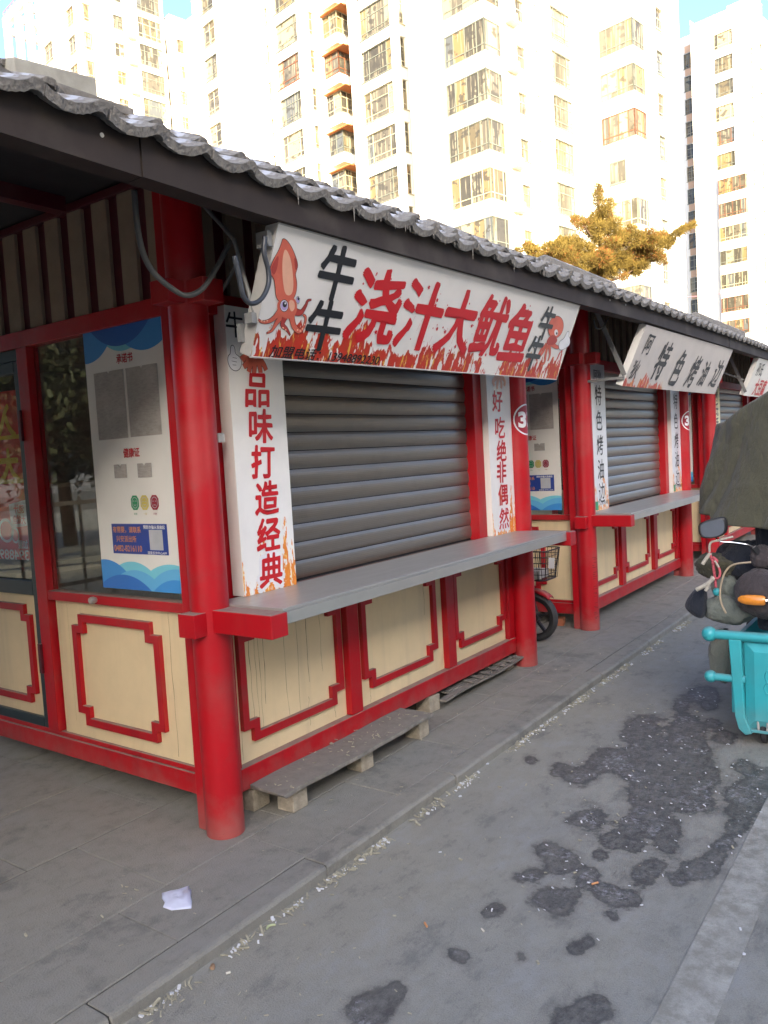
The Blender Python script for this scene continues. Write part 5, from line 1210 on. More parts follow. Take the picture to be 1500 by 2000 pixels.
M['ac'] = mat('cream_ac_unit', (.48, .42, .30), rough=.5); M['rail'] = mat('dull_red_railing', (.30, .14, .16), rough=.5)
def pane_ex(N, L, tc, out, b):
    oi = N.new('ShaderNodeObjectInfo'); cr = N.new('ShaderNodeValToRGB'); cr.color_ramp.interpolation = 'CONSTANT'
    E = cr.color_ramp.elements; E[0].position = 0; E[0].color = (0.054, 0.049, 0.037, 1); E[1].position = .22; E[1].color = (0.092, 0.082, 0.061, 1)
    for p, c in ((.42, (0.162, 0.118, 0.056)), (.56, (0.100, 0.082, 0.048)), (.70, (0.262, 0.222, 0.138)), (.84, (0.082, 0.087, 0.085)), (.93, (0.200, 0.126, 0.056))): e = E.new(p); e.color = (*c, 1)
    L.new(oi.outputs['Random'], cr.inputs[0])
    n = noise(N, L, mapping(N, L, tc.outputs['Object'], (6, 6, .35)), 1.1, 3, .5); o = mixc(N, L, mrange(N, L, n, .55, .6, 0, .8), cr.outputs[0], (0.231, 0.205, 0.141))
    n2 = noise(N, L, mapping(N, L, tc.outputs['Object'], (1.4, 1.4, 2.2)), 1.1, 3, .5); return mixc(N, L, mrange(N, L, n2, .56, .59, 0, .8), o, (0.046, 0.042, 0.032))
M['pane'] = mat('room_behind_glass', (.1, .1, .1), rough=.12, var=.05, extra=pane_ex)
def wall_seg(root, s0, t0, s1_, t1, z0, z1, holes, nrm, name='wall', rev=.22, mt='wall_w'):
    """wall along (s0,t0)->(s1,t1); holes (d0,d1,z0,z1) measured along it; nrm = outward (s,t)"""
    d = np.array([s1_-s0, t1-t0], float); Ln = np.linalg.norm(d); d /= Ln
    ds = sorted({0, Ln} | {round(h[0], 3) for h in holes} | {round(h[1], 3) for h in holes}); zs = sorted({z0, z1} | {round(h[2], 3) for h in holes} | {round(h[3], 3) for h in holes})
    ds = [x for x in ds if -1e-6 <= x <= Ln+1e-6]; zs = [z for z in zs if z0-1e-6 <= z <= z1+1e-6]
    mb = MB(); Pt = lambda x, z, q=0.: W_(s0+d[0]*x-nrm[0]*q, t0+d[1]*x-nrm[1]*q, z)
    idx = {}
    def V(x, z, q=0.):
        k = (x, z, q)
        if k not in idx: idx[k] = len(mb.v); mb.v.append(tuple(Pt(x, z, q)))
        return idx[k]
    hs = [tuple(round(q, 3) for q in h) for h in holes]
    for i in range(len(ds)-1):
        for j in range(len(zs)-1):
            cx, cz = (ds[i]+ds[i+1])/2, (zs[j]+zs[j+1])/2
            if any(h[0] < cx < h[1] and h[2] < cz < h[3] for h in hs): continue
            mb.f.append((V(ds[i], zs[j]), V(ds[i+1], zs[j]), V(ds[i+1], zs[j+1]), V(ds[i], zs[j+1])))
    for h in hs:
        c = [(h[0], h[2]), (h[1], h[2]), (h[1], h[3]), (h[0], h[3])]
        for k in range(4): p, q = c[k], c[(k+1) % 4]; mb.f.append((V(*p), V(*q), V(*q, rev), V(*p, rev)))
    me = bpy.data.meshes.new(name); me.from_pydata(mb.v, [], mb.f); me.materials.append(M[mt]); o = bpy.data.objects.new(name, me); COL.objects.link(o); setpar(o, root); return o, d
WN = 0
def window(root, s0, t0, d, nrm, d0, d1, z0, z1, nx_=2, tr=.3, fm='frame_g', dep=.12, bar=.055, br=None):
    """frame with mullions and panes; transom at fraction tr from the top"""
    global WN; WN += 1
    P_ = lambda x, z, q=0.: W_(s0+d[0]*x-nrm[0]*q, t0+d[1]*x-nrm[1]*q, z)
    mb = MB(); u = P_(1, 0)-P_(0, 0); n = P_(0, 0, 0)-P_(0, 0, 1); up = np.array([0, 0, 1.])
    def bx(x0, x1, za, zb, q, th): mb.obox(P_(x0, za, q+th), u*(x1-x0), up*(zb-za), n*th)
    w_ = bar; bx(d0, d1, z1-w_, z1, dep, .05); bx(d0, d1, z0, z0+w_, dep, .05)
    xs_ = np.linspace(d0, d1, nx_+1)
    if nx_ >= 3: xs_ = np.array([d0, d0+(d1-d0)*.22]+list(np.linspace(d0+(d1-d0)*.22, d0+(d1-d0)*.8, nx_-1)[1:])+[d1])
    for x in xs_: xx = min(max(x-w_/2, d0), d1-w_); bx(xx, xx+w_, z0+w_, z1-w_, dep, .05)
    zt = z1-(z1-z0)*tr; zl = z0+(z1-z0)*.22
    bx(d0, d1, zt-w_/2, zt+w_/2, dep+.003, .04)
    if (z1-z0) > 1.5: bx(d0, d1, zl-w_/2, zl+w_/2, dep+.004, .04)
    bx(d0-.06, d1+.06, z0-.06, z0-.002, -.06, .20)            # sill
    f = mb.build('window', M[fm], root)
    for i in range(len(xs_)-1):
        m2 = MB(); m2.add([P_(xs_[i], z0, dep+.03), P_(xs_[i+1], z0, dep+.03), P_(xs_[i+1], z1, dep+.03), P_(xs_[i], z1, dep+.03)], [(0, 1, 2, 3)]); m2.build('pane', M['pane'], f)
    return f
def ac_unit(root, s0, t0, d, nrm, x, z, wd=.8):
    P_ = lambda x, z, q=0.: W_(s0+d[0]*x-nrm[0]*q, t0+d[1]*x-nrm[1]*q, z); u = P_(1, 0)-P_(0, 0); n = P_(0, 0, 0)-P_(0, 0, 1); up = np.array([0, 0, 1.])
    mb = MB(); mb.obox(P_(x-wd/2-.1, z-.1, -.0), u*(wd+.2), up*.09, n*.55); mb.obox(P_(x-wd/2, z, -.08), u*wd, up*.55, n*.32); c = P_(x-.1, z+.27, -.41)
    for k in range(10): a = 2*math.pi*k/10; mb.bar(c, c+u*.22*math.cos(a)+up*.22*math.sin(a), .012, .012, tuple(n))
    mb.build('air_conditioner', M['ac'], root)
def rep(ztop, h, k0, k1): return [(round(ztop-FH*k-h, 3), round(ztop-FH*k, 3)) for k in range(k0, k1+1)]
def facade(root, s0, t0, s1_, t1, nrm, z1, cols, z0=-.3):
    holes = []; ws = []
    Ln = math.hypot(s1_-s0, t1-t0); d = np.array([s1_-s0, t1-t0])/Ln
    for c in cols:
        for (za, zb) in c['z']:
            if zb > z1-.3 or za < .3: continue
            h = (max(.1, c['x0']), min(Ln-.1, c['x1']), za, zb); holes.append(h); ws.append((h, c))
    wall_seg(root, s0, t0, s1_, t1, z0, z1, holes, nrm)
    for h, c in ws:
        fm = random.choice(c.get('fm', ['frame_g', 'frame_w', 'frame_g', 'frame_b']))
        window(root, s0, t0, d, nrm, *h, nx_=c.get('nx', 2), tr=c.get('tr', .3), fm=fm)
        if c.get('ac') and random.random() < c['ac']: ac_unit(root, s0, t0, d, nrm, (h[1]+.75 if c.get('acr', 1) else h[0]-.7), h[2]-.35-random.uniform(0, .3))
def colS(s0, tstart, p0, p1, ztop_p, h, k0, k1, **k):   # column on plane s=s0, wall running from tstart downwards in t
    ta = on_s(p0, s0)[0]; tb = on_s(p1, s0)[0]; zt = on_s(ztop_p, s0)[1]
    a, b_ = sorted((abs(tstart-ta), abs(tstart-tb))); return dict(x0=round(a, 3), x1=round(b_, 3), z=rep(zt, h, k0, k1), **k)
def colT(t0, sstart, p0, p1, ztop_p, h, k0, k1, **k):
    sa = on_t(p0, t0)[0]; sb = on_t(p1, t0)[0]; zt = on_t(ztop_p, t0)[1]
    a, b_ = sorted((abs(sa-sstart), abs(sb-sstart))); return dict(x0=round(a, 3), x1=round(b_, 3), z=rep(zt, h, k0, k1), **k)
def bay(root, s, t, ls, lt, zt, h, k0, k1, fm, skip=()):
    """corner bays: outer corner at (s,t); ls = length along +s, lt = length along +t"""
    for k in range(k0, k1+1):
        if k in skip: continue
        z1 = zt-FH*k; z0 = z1-h
        if z0 < .5: continue
        c_ = MB(); c_.obox(W_(s-.06, t-.06, z0-.55), BA*(ls+.06), BBv*(lt+.06), (0, 0, .55)); c_.build('parapet', M['wall_w'], root); c_ = MB(); c_.obox(W_(s-.02, t-.02, z1+.0), BA*(ls+.02), BBv*(lt+.02), (0, 0, FH-h-.55+.002))
        c_.build('bay_slab', M['wall_w'], root)
        f1 = fm[k % len(fm)]
        wa = window(root, s, t+lt, np.array([0, -1.]), (-1, 0), 0, lt, z0, z1, nx_=4, tr=.02, fm=f1, dep=-.0)
        window(root, s, t, np.array([1., 0]), (0, -1), 0, ls, z0, z1, nx_=3, tr=.02, fm=f1, dep=-.0)
MAIN = empty('apartment_block', tuple(W_(5, 5))); tag(MAIN, 'tall white apartment block with stacked glazed corner bays, filling the middle of the view', 'apartment block', 'white apartment blocks behind the kiosks')
# plan lines
sA2 = st(at((735, 230), 55.6))[0]; tB1 = st(at((1090, 230), 53.2))[1]; sAR = st(at((1215, 230), 53.2))[0]
sW1 = .55; ZR, ZM = 32.6, 53.0
tI1 = on_s((803, 230), sW1)[0]; tE2 = on_s((776, 230), sA2)[0]; tE2l = on_s((690, 230), sA2)[0]; tO3 = on_s((592, 230), sA2)[0]; tML = on_s((384, 150), sA2)[0]
sIn = on_t((634, 230), tO3)[0]; tR = on_s((1241, 230), sAR)[0]; sRE = on_t((1331, 230), tR)[0]; sN = sA2+3.2
tB0 = .55
# block 1 A wall (left of the corner bay) and B wall
facade(MAIN, sW1, tI1, sW1, tB0, (-1, 0), ZR, [])
facade(MAIN, sW1, tB0, sW1+1.9, tB0, (0, -1), ZR, [])
facade(MAIN, sW1+1.9, tB0, sW1+1.9, tB1, (1, 0), ZR, []) if tB1 > tB0 else None
cols = [colT(tB1, sW1, (1009, 88), (1027, 98), (1012, 88), 1.35, -1, 7, nx=1, tr=.4, ac=.75, acr=0, fm=['frame_w', 'frame_g']), colT(tB1, sW1, (1046, 90), (1052, 94), (1047, 96), 1.5, -1, 7, nx=1, fm=['frame_w']),
        colT(tB1, sW1, (1077, 95), (1116, 115), (1077, 95), 2.05, -1, 7, nx=3, tr=.3, fm=['frame_g']), colT(tB1, sW1, (1126, 120), (1139, 128), (1128, 158), 1.0, -1, 7, nx=1, tr=.5, fm=['frame_w'])]
facade(MAIN, sW1, tB1, sAR, tB1, (0, -1), ZR, cols)
facade(MAIN, sAR, tB1, sAR, tR, (-1, 0), ZR, [])
facade(MAIN, sAR, tR, sRE, tR, (0, -1), ZR, [colT(tR, sAR, (1282, 98), (1297, 108), (1285, 97), 1.6, -1, 7, nx=1, tr=.4, fm=['frame_w', 'frame_g'])])
# bays of block 1
lt1 = on_s((873, 200), 0)[0]; z1t = on_s((953, 228), 0)[1]; s1r = on_t((985, 245), 0)[0]
bay(MAIN, 0, 0, s1r, lt1, z1t+FH*3, 1.85, 0, 9, ['frame_g', 'frame_g', 'frame_g', 'frame_g', 'frame_w', 'frame_g'])
sb = sAR-.55; tb = on_s((1240, 230), sb)[0]; ltb = on_s((1174, 200), sb)[0]-tb; zb_ = on_s((1234, 122), sb)[1]; srb = on_t((1260, 150), tb)[0]-sb
bay(MAIN, sb, tb-.0, srb, ltb, zb_+FH, 1.75, 0, 8, ['frame_g', 'frame_g', 'frame_b', 'frame_w', 'frame_w', 'frame_g', 'frame_g'], skip=(3,))
# single window on the plain floor between the bays
zs3 = zb_+FH-FH*3; c_ = MB(); c_.obox(W_(sb-.02, tb-.02, zs3-1.9), BA*(srb), BBv*(ltb+.02), (0, 0, 1.95)); c_.build('bay', M['wall_w'], MAIN)
window(MAIN, sb-.06, tb+ltb*.8, np.array([0, -1.]), (-1, 0), 0, ltb*.5, zs3-1.65, zs3-.2, nx_=2, tr=.05, fm='frame_g', dep=-.02)
# notch left of block 1, block 2 and 3
facade(MAIN, sW1, tI1, sN, tI1, (0, 1), ZR, [])
facade(MAIN, sA2, tE2, sN, tE2, (0, -1), ZM, [colT(tE2, sA2, (782, 85), (792, 92), (784, 70), 2.0, -8, 6, nx=1, tr=.3, ac=.7, fm=['frame_w', 'frame_w'])])
facade(MAIN, sN, tE2, sN, tI1, (-1, 0), ZM, [])
facade(MAIN, sA2, tE2l, sA2, tE2, (-1, 0), ZM, [colS(sA2, tE2l, (704, 110), (763, 80), (766, 156), 2.05, -9, 4, nx=3, tr=.3, fm=['frame_g', 'frame_g', 'frame_w'])])
facade(MAIN, sIn+.0, tO3, sIn, tE2l, (-1, 0), ZM, [])
facade(MAIN, sA2, tO3, sIn, tO3, (0, -1), ZM, [colT(tO3, sA2, (601, 20), (611, 26), (605, 95), 1.7, -7, 4, nx=1, tr=.3, fm=['frame_w', 'frame_b', 'frame_g'])])
tLL = on_s((532, 100), sA2)[0]
facade(MAIN, sA2, tML, sA2, tO3, (-1, 0), ZM, [colS(sA2, tML, (536, 55), (580, 25), (596, 247), 2.0, -10, 3, nx=3, tr=.28, fm=['frame_g', 'frame_b', 'frame_w']), colS(sA2, tML, (514, 22), (520, 18), (518, 90), 1.3, -7, 4, nx=1, tr=.3, fm=['frame_w']),
       colS(sA2, tML, (394, 60), (418, 42), (417, 35), 1.9, -4, 7, nx=2, tr=.3, fm=['frame_w', 'frame_w', 'frame_g'])])
# recess balconies (glazed corner boxes under soffits, bounce light put into their orange)
sC, tC = st(at((660, 95), 58.6)); zC = on_s((664, 95), sC)[1]; M['soff'] = mat('bounce_tinted_soffit', (.50, .17, .05), rough=.6)
for k in range(-8, 5):
    z1 = zC-FH*k; z0 = z1-1.55
    if z1 > ZM-1: continue
    lt_ = on_s((633, 110), sC)[0]-tC; ls_ = max(.8, on_t((684, 110), tC)[0]-sC); c_ = MB()
    c_.obox(W_(sC-.04, tC-.04, z0-.75), BA*(ls_+2), BBv*(lt_+.04), (0, 0, .75)); c_.build('bay', M['wall_w'], MAIN)
    c_ = MB(); c_.obox(W_(sC-.30, tC-.9, z1+.0), BA*(ls_+2.2), BBv*(lt_+.9), (0, 0, .06)); c_.build('soffit_slab', M['soff'], MAIN)
    fm = ['frame_b', 'frame_w', 'frame_g', 'frame_w', 'frame_w'][k % 5]
    window(MAIN, sC, tC+lt_, np.array([0, -1.]), (-1, 0), 0, lt_, z0, z1, nx_=2, tr=.28, fm=fm, dep=0); window(MAIN, sC, tC, np.array([1., 0]), (0, -1), 0, ls_, z0, z1, nx_=2, tr=.28, fm=fm, dep=0)
# roofs and backs
def roofslab(root, poly, z, name='roof'): MB().prism(poly, (0, 0, .3), W_(0, 0, z), BA, BBv).build(name, M['wall_w'], root)
sBk = sRE+9
roofslab(MAIN, [(sW1, tI1), (sW1, tB0), (sW1+1.9, tB0), (sW1+1.9, tB1), (sAR, tB1), (sAR, tR), (sRE, tR), (sRE, tI1)], ZR-.3)
roofslab(MAIN, [(sA2, tML), (sA2, tO3), (sIn, tO3), (sIn, tE2l), (sA2, tE2l), (sA2, tE2), (sN, tE2), (sN, tI1), (sN+10, tI1), (sN+10, tML)], ZM-.3)
facade(MAIN, sRE, tR, sRE, tI1, (1, 0), ZR, []); facade(MAIN, sA2, tML, sN+10, tML, (0, 1), ZM, []); facade(MAIN, sN, tI1, sN+10, tI1, (0, -1), ZM, [])
# roof frame at the right end
c_ = MB()
for ds_ in (.2, 1.5, 2.8, 4.1): c_.obox(W_(sRE-5.2+ds_, tR+.05, ZR), BA*.3, BBv*.3, (0, 0, 1.9))
c_.obox(W_(sRE-5.2, tR+.0, ZR+1.9), BA*5.2, BBv*.35, (0, 0, .35)); c_.obox(W_(sRE-5.2, tR+2.4, ZR+1.9), BA*5.2, BBv*.35, (0, 0, .35)); 
c_.build('roof_frame', M['wall_w'], MAIN)
c_ = MB()
for i in range(9): c_.bar(W_(sRE-5.1+i*.63, tR+.1, ZR+2.25), W_(sRE-5.1+i*.63, tR+.1, ZR+2.75), .03, .03, tuple(BA))
c_.bar(W_(sRE-5.1, tR+.1, ZR+2.75), W_(sRE, tR+.1, ZR+2.75), .04, .04); c_.build('roof_railing', M['rail'], MAIN)

# --- left block
LB = empty('apartment_block', tuple(W_(14, 52))); tag(LB, 'far white apartment block at the upper left with an open roof frame', 'apartment block', 'white apartment blocks behind the kiosks')
tL = st(at((290, 150), 86.5))[1]; sLA = on_t((152, 100), tL)[0]; sLR = on_t((333, 150), tL)[0]-.4; tK = st(at((350, 150), 90.5))[1]; sK0 = on_t((338, 150), tK)[0]; sK1 = on_t((371, 150), tK)[0]
ZL = on_t((205, -3), tL)[1]+2.4; ZK = on_t((345, 33), tK)[1]; tLf = on_s((78, 100), sLA)[0]
facade(LB, sLA, tL, sLR, tL, (0, -1), ZL+1, [colT(tL, sLA, (272, 84), (318, 101), (275, 84), 2.15, -2, 6, nx=3, tr=.3, fm=['frame_g', 'frame_g', 'frame_w']), colT(tL, sLA, (224, 80), (244, 88), (226, 82), 1.4, -2, 6, nx=2, tr=.35, ac=.8, fm=['frame_g', 'frame_w']), colT(tL, sLA, (163, 60), (181, 66), (164, 60), 1.75, -2, 6, nx=3, tr=.02, fm=['frame_w'])])
facade(LB, sLA, tLf, sLA, tL, (-1, 0), ZL+1, [colS(sLA, tLf, (131, 75), (146, 62), (148, 63), 1.75, -2, 6, nx=2, tr=.3, fm=['frame_w']), colS(sLA, tLf, (84, 92), (101, 76), (102, 76), 2.0, 0, 6, nx=2, tr=.3, fm=['frame_w'])])
facade(LB, sK0, tK, sK1, tK, (0, -1), ZK, [colT(tK, sK0, (345, 76), (359, 82), (345, 75), 1.4, 0, 7, nx=2, tr=.35, fm=['frame_b', 'frame_w'])])
tKb = tK+8
facade(LB, sK0, tKb, sK0, tK, (-1, 0), ZK, [dict(x0=5.6, x1=7.1, z=rep(on_t((330, 70), tK)[1], 1.4, 0, 7), nx=1, tr=.5, fm=['frame_b'])])
facade(LB, sK1, tK, sK1, tK-9, (-1, 0), ZK, [dict(x0=1.3, x1=2.6, z=rep(on_t((370, 68), tK)[1], 1.5, 0, 7), nx=1, tr=.3, fm=['frame_w'])])
roofslab(LB, [(sLA, tLf), (sLA, tL), (sLR, tL), (sLR, tLf)], ZL+.7); roofslab(LB, [(sK0, tKb), (sK0, tK), (sK1, tK), (sK1, tK-9), (sK1+8, tK-9), (sK1+8, tKb)], ZK-.3)
facade(LB, sLR, tL, sLR, tLf, (1, 0), ZL+1, [])
# open roof frame on the lower wing
zP0 = on_s((60, 112), sLA)[1]; tW = on_s((12, 110), sLA)[0]; zP1 = on_s((12, 48), sLA)[1]
facade(LB, sLA, tW, sLA, tLf, (-1, 0), zP0, []); roofslab(LB, [(sLA, tW), (sLA, tLf), (sLA+9, tLf), (sLA+9, tW)], zP0-.3)
c_ = MB()
for px_ in (12, 35, 56, 78): tt = on_s((px_, 90), sLA)[0]; c_.obox(W_(sLA, tt-.35, zP0), BA*.6, BBv*.7, (0, 0, zP1-zP0)); c_.obox(W_(sLA+4.5, tt-.3, zP0), BA*.5, BBv*.6, (0, 0, zP1-zP0)); c_.obox(W_(sLA+.4, tt-.3, zP1-.8), BA*4.4, BBv*.6, (0, 0, .8))
c_.obox(W_(sLA-.05, tLf-.3, zP1), BA*.65, BBv*(tW-tLf+.4), (0, 0, 1.0)); c_.obox(W_(sLA+2.3, tLf-.3, zP1-.9), BA*.4, BBv*(tW-tLf+.3), (0, 0, .6)); c_.obox(W_(sLA+4.4, tLf-.3, zP1), BA*.6, BBv*(tW-tLf+.4), (0, 0, 1.0))
c_.build('roof_frame', M['wall_w'], LB)
c_ = MB()
for i in range(10): q = tLf+(tW-tLf)*i/9; c_.bar(W_(sLA+.1, q, zP1+1), W_(sLA+.1, q, zP1+1.7), .05, .05, tuple(BA))
c_.bar(W_(sLA+.1, tLf, zP1+1.7), W_(sLA+.1, tW, zP1+1.7), .06, .06); c_.bar(W_(sLA+.1, tLf, zP1+1.35), W_(sLA+.1, tW, zP1+1.35), .04, .04); c_.build('roof_railing', M['rail'], LB)

# --- right tower
TB_ = empty('apartment_block', tuple(W_(60, -10))); tag(TB_, 'separate white apartment tower at the right edge, further away than the block beside it', 'apartment block', 'white apartment blocks behind the kiosks')
sT = st(at((1410, 230), 97))[0]; tT0 = on_s((1353, 230), sT)[0]; tT1 = on_s((1462, 230), sT)[0]; ZT = on_s((1400, 27), sT)[1]
sTB = sT+14; FT_ = 2.82
facade(TB_, sT, tT0, sT, tT1, (-1, 0), ZT, [colS(sT, tT0, (1393, 87), (1430, 75), (1428, 55), 1.75, 0, 5, nx=3, tr=.02, fm=['frame_g', 'frame_b', 'frame_w'])])
facade(TB_, sT, tT1, sTB, tT1, (0, -1), ZT, [colT(tT1, sT, (1466, 92), (1471, 95), (1466, 90), 1.9, 0, 12, nx=1, tr=.3, fm=['frame_w', 'frame_b']), colT(tT1, sT, (1483, 90), (1489, 95), (1484, 84), 1.5, 0, 12, nx=1, tr=.3, fm=['frame_g'])])
zt6 = on_s((1428, 55), sT)[1]-FH*6
sbT = sT-.7; tbT = on_s((1457, 400), sbT)[0]; ltT = on_s((1404, 400), sbT)[0]-tbT
bay(TB_, sbT, tbT, 2.6, ltT, zt6-.4, 1.75, 0, 7, ['frame_b', 'frame_b', 'frame_w', 'frame_g', 'frame_w', 'frame_b'])
roofslab(TB_, [(sT, tT0), (sT, tT1), (sTB, tT1), (sTB, tT0)], ZT-.3)
c_ = MB(); c_.obox(W_(sT+2.5, tT1+.2, ZT), BA*3, BBv*3, (0, 0, 1.6)); c_.build('roof_hut', M['wall_w'], TB_)
c_ = MB()
for i in range(8): c_.bar(W_(sT+2.6+i*.4, tT1+.3, ZT+1.6), W_(sT+2.6+i*.4, tT1+.3, ZT+2.2), .04, .04, tuple(BA))
c_.bar(W_(sT+2.6, tT1+.3, ZT+2.2), W_(sT+5.6, tT1+.3, ZT+2.2), .05, .05); c_.build('roof_railing', M['rail'], TB_)
sS = sT+3.4; tS0 = on_s((1300, 230), sS)[0]; ZS = on_s((1343, 70), sS)[1]
M['wall_p'] = mat('recess_shade_render', (.62, .40, .26), rough=.85, var=.04)  # recess shade put into the colour of the wall between windows
hs_col = colS(sS, tS0, (1335, 115), (1352, 108), (1350, 101), 1.85, 0, 13, nx=2, tr=.3, fm=['frame_g', 'frame_w'])
facade(TB_, sS, tS0, sS, tT0, (-1, 0), ZS, [hs_col])
facade(TB_, sT, tT0, sS, tT0, (0, 1), ZS, [])
roofslab(TB_, [(sS, tS0), (sS, tT0), (sTB, tT0), (sTB, tS0)], ZS-.3)
tk = on_s((1341, 230), sS)[0]
for (za, zb) in hs_col['z']:  # painted shade beside the tower's projecting front, one panel per floor
    o = MB().obox(W_(sS-.03, tT0+.02, zb+.05), BA*.026, BBv*(tk-tT0), (0, 0, FH-1.85-.1)); o.build('recess_shade_panel', M['wall_p'], TB_)

# ================================================================== PINE behind the roof
M['needle'] = mat('golden_green_needles', (.15, .105, .024), rough=.8, var=.5, vscale=3.5, spec=.2)
M['leaf_dark'] = mat('dark_green_leaf', (.030, .036, .014), rough=.7, var=.4, spec=.2); M['needle_b'] = mat('brown_dry_needles', (.22, .085, .025), rough=.85, var=.4, vscale=5, spec=.2); M['bark'] = mat('brown_bark', (.11, .065, .04), rough=.95, var=.3, bump=.8)
TD = 20.0
tree = empty('pine_tree', tuple(at((1185, 560), TD)*np.array([1, 1, 0]))); tag(tree, 'golden green pine with a thin spire and a long right branch behind the kiosk roof', 'tree')
base = at((1185, 560), TD); top = at((1168, 372), TD)
def lat(p, dd=0): return at(p, TD+dd)
tr0 = MB().tube([(base[0], base[1], 0), (base[0]+.05, base[1], 3.5), base, lat((1172, 480)), top], [.16, .13, .10, .05, .015], 10); tr0.build('trunk', M['bark'], tree, smooth=True)
clus = []   # (px,py,radius px, depth jitter)
def cl(x, y, r, n=1, dj=1.0): clus.extend([(x+random.gauss(0, r*.25), y+random.gauss(0, r*.2), r, random.gauss(0, dj)) for _ in range(n)])
for y, r in ((366, 6), (374, 7), (384, 8), (396, 11), (408, 12), (420, 14), (432, 20)): cl(1169+(y-366)*.08+random.uniform(-3, 3), y, r, 2, .1)
for x, y, r in ((1130, 436, 14), (1145, 444, 16), (1165, 446, 20), (1185, 446, 18), (1198, 440, 14), (1192, 392, 6), (1194, 402, 7), (1186, 415, 9), (1122, 430, 8), (1160, 460, 12), (1172, 470, 12)): cl(x, y, r, 2, .3)
for x, y, r in ((1032, 484, 14), (1045, 492, 18), (1070, 487, 20), (1095, 478, 24), (1120, 476, 26), (1080, 505, 26), (1110, 502, 30), (1145, 490, 28), (1150, 515, 26), (1175, 505, 28), (1200, 478, 24), (1215, 462, 22), (1235, 448, 12), (1235, 470, 26), (1260, 472, 26), (1285, 468, 22), (1240, 500, 26), (1270, 495, 24), (1300, 480, 18), (1290, 505, 14), (1215, 510, 28), (1190, 530, 22), (1235, 525, 18), (1255, 520, 14), (1130, 525, 20), (1165, 535, 14), (1308, 470, 14), (1322, 456, 11), (1333, 450, 9), (1345, 443, 8), (1354, 437, 7), (1245, 535, 10), (1220, 540, 10), (1060, 510, 18), (1012, 490, 8), (1100, 520, 16)):
    cl(x, y, r*.72, 4, .5)
def foliage(sel, mt, nm, per):
    V = []; Fc = []
    for (x, y, r, dd) in sel:
        c = lat((x, y), dd); R3 = r/FPX*TD
        for _ in range(int(per*(r/15)**1.7)+6):
            d = rng.normal(size=3); d /= np.linalg.norm(d); q = c+d*R3*rng.uniform(.25, 1.0)**.6*np.array([1, 1, .8])
            ax = d*.6+rng.normal(size=3)*.5+np.array([0, 0, .35]); ax /= np.linalg.norm(ax); sd = np.cross(ax, rng.normal(size=3)); sd /= np.linalg.norm(sd); up_ = np.cross(ax, sd)
            l = rng.uniform(.05, .13); wd = rng.uniform(.004, .008)
            for w2 in (sd, up_):      # two crossed blades: one sprig
                i = len(V); V += [q-w2*wd*.5, q+ax*l*.55-w2*wd, q+ax*l, q+ax*l*.55+w2*wd]; Fc.append((i, i+1, i+2, i+3))
    me = bpy.data.meshes.new(nm); me.from_pydata([tuple(v) for v in V], [], Fc); me.materials.append(M[mt]); o = bpy.data.objects.new(nm, me); COL.objects.link(o); setpar(o, tree); return o
random.shuffle(clus); foliage(clus, 'needle', 'foliage', 330); foliage([c for i, c in enumerate(clus) if i % 4 == 0], 'needle_b', 'foliage', 170)
br2 = MB()
for p in ((1100, 495), (1060, 497), (1230, 480), (1280, 485), (1340, 447), (1195, 440), (1140, 440), (1150, 515), (1240, 525), (1192, 396)):
    e_ = lat(p, random.gauss(0, .3)); y0_ = min(550, p[1]+35); s_ = lat((1176-(550-y0_)*.04, y0_)); br2.tube(smooth_path([s_, (s_+e_)/2+np.array([0, 0, -.08]), e_], 5), list(np.linspace(.04, .008, 11)), 6)
br2.build('branch', M['bark'], tree, smooth=True)
# overhead wire
wp = [at(p, d) for p, d in (((1150, 590), 15), ((1265, 583), 22), ((1370, 578), 26), ((1440, 570), 29), ((1560, 560), 34))]
tag(MB().tube(smooth_path(wp), .011, 6).build('overhead_wire', M['rail']), 'thin reddish wire strung in front of the right tower', 'wire')

# ================================================================== across the road and behind the camera: what shades and mirrors
far = empty('street_building', (0, -17, 0)); tag(far, 'plain building across the road whose shade covers the kiosks', 'building')
HB = 12.6
M['wall_f'] = mat('beige_render', (.42, .37, .30), rough=.9, var=.08)
MB().box(-70, 3, -26, -14, -.3, HB).build('wall', M['wall_f'], far)
mb = MB()
for i in range(20):
    for j in range(4): mb.box(-60+i*2.7, -58.4+i*2.7, -14.0, -13.9, 1.2+j*2.95, 2.9+j*2.95)
o = mb.build('windows', M['pane'], far); o['kind'] = 'stuff'
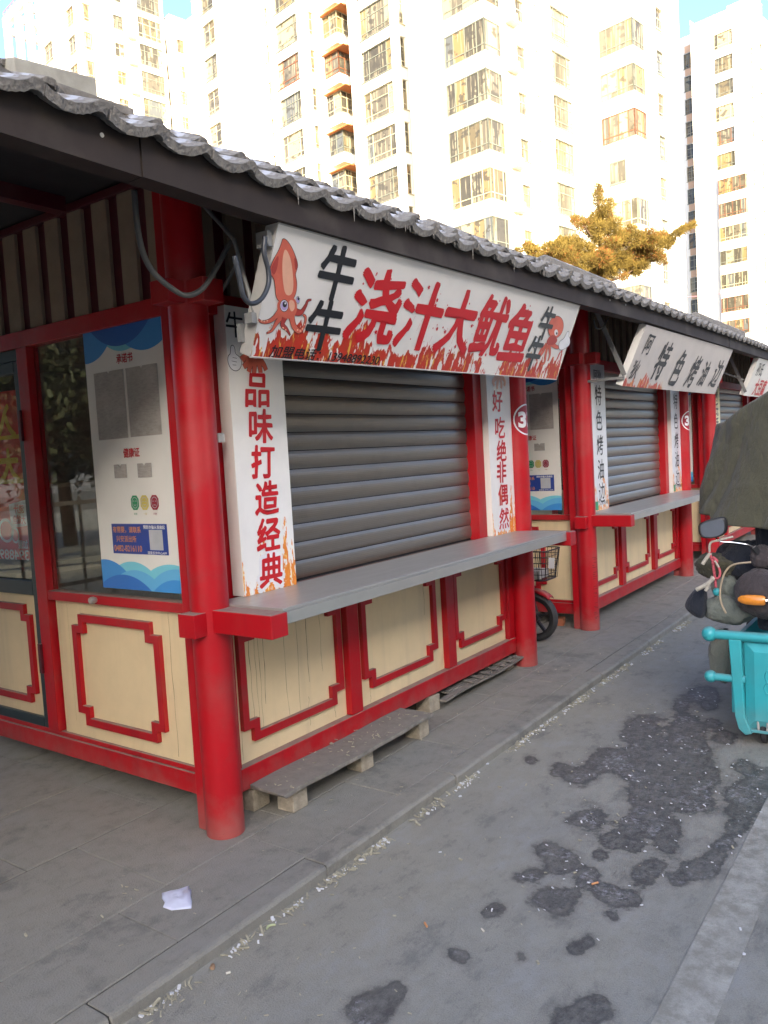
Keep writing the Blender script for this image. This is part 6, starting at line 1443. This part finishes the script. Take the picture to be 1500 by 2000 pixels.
# railings and trees on the left, seen only in the window glass
fe = empty('railing', (-6, 9, 0)); tag(fe, 'purple grey iron railing seen reflected in the kiosk window', 'railing'); mb = MB()
for i in range(40): mb.box(-14+i*.4, -13.97+i*.4, 9, 9.03, 0, 1.3)
mb.box(-14, 2, 8.99, 9.04, 1.2, 1.25); mb.box(-14, 2, 8.99, 9.04, .2, .25); mb.build('bars', M['fascia'], fe)
TL_ = ['tree by the railing reflected in the kiosk window, nearest of the row', 'tree reflected in the window, second from the near end of the row', 'tree reflected in the window, middle of the row', 'tree reflected in the window, next to the last of the row', 'tree reflected in the window, last of the row', 'tall tree reflected behind the row of trees, on its near side', 'tall tree reflected behind the row of trees, on its far side']
for k, (x, y) in enumerate(((-1, 11.5), (-4, 12), (-7.2, 11.6), (-10.4, 12.2), (-13.5, 12), (-5.5, 16), (-9.5, 16.5))):
    t = empty('street_tree', (x, y, 0)); tag(t, TL_[k], 'tree')
    MB().tube([(x, y, 0), (x+.1, y, 2.5), (x, y+.1, 4)], [.16, .12, .06], 8).build('trunk', M['bark'], t, smooth=True)
    V = []; Fc = []
    for _ in range(15000):
        d = rng.normal(size=3); d /= np.linalg.norm(d); q = np.array([x, y, 3.6])+d*np.array([2.3, 2.3, 2.9])*rng.uniform(.2, 1)**.5*(.75+.5*mnoise.noise(Vector(d*2.2))); a_, b_ = rng.normal(size=3)*.045, rng.normal(size=3)*.03; i = len(V); V += [q-a_, q+b_, q+a_, q-b_]; Fc.append((i, i+1, i+2, i+3))
    me = bpy.data.meshes.new('crown'); me.from_pydata([tuple(v) for v in V], [], Fc); me.materials.append(M['leaf_dark']); o = bpy.data.objects.new('crown', me); COL.objects.link(o); setpar(o, t)
print('windows', WN)

corner = empty('street_building', (25, -24, 0)); tag(corner, 'sunlit building further along the far side of the road, mirrored in the shutters', 'building')
MB().box(12, 48, -32, -20, -.3, 13).build('wall', M['wall_f'], corner)
mb = MB()
for i in range(12):
    for j in range(4): mb.box(13+i*2.9, 14.6+i*2.9, -20.0, -19.93, 1.2+j*2.95, 2.9+j*2.95)
for i in range(4):
    for j in range(4): mb.box(11.93, 12.0, -31+i*2.9, -29.4+i*2.9, 1.2+j*2.95, 2.9+j*2.95)
o = mb.build('windows', M['pane'], corner); o['kind'] = 'stuff'
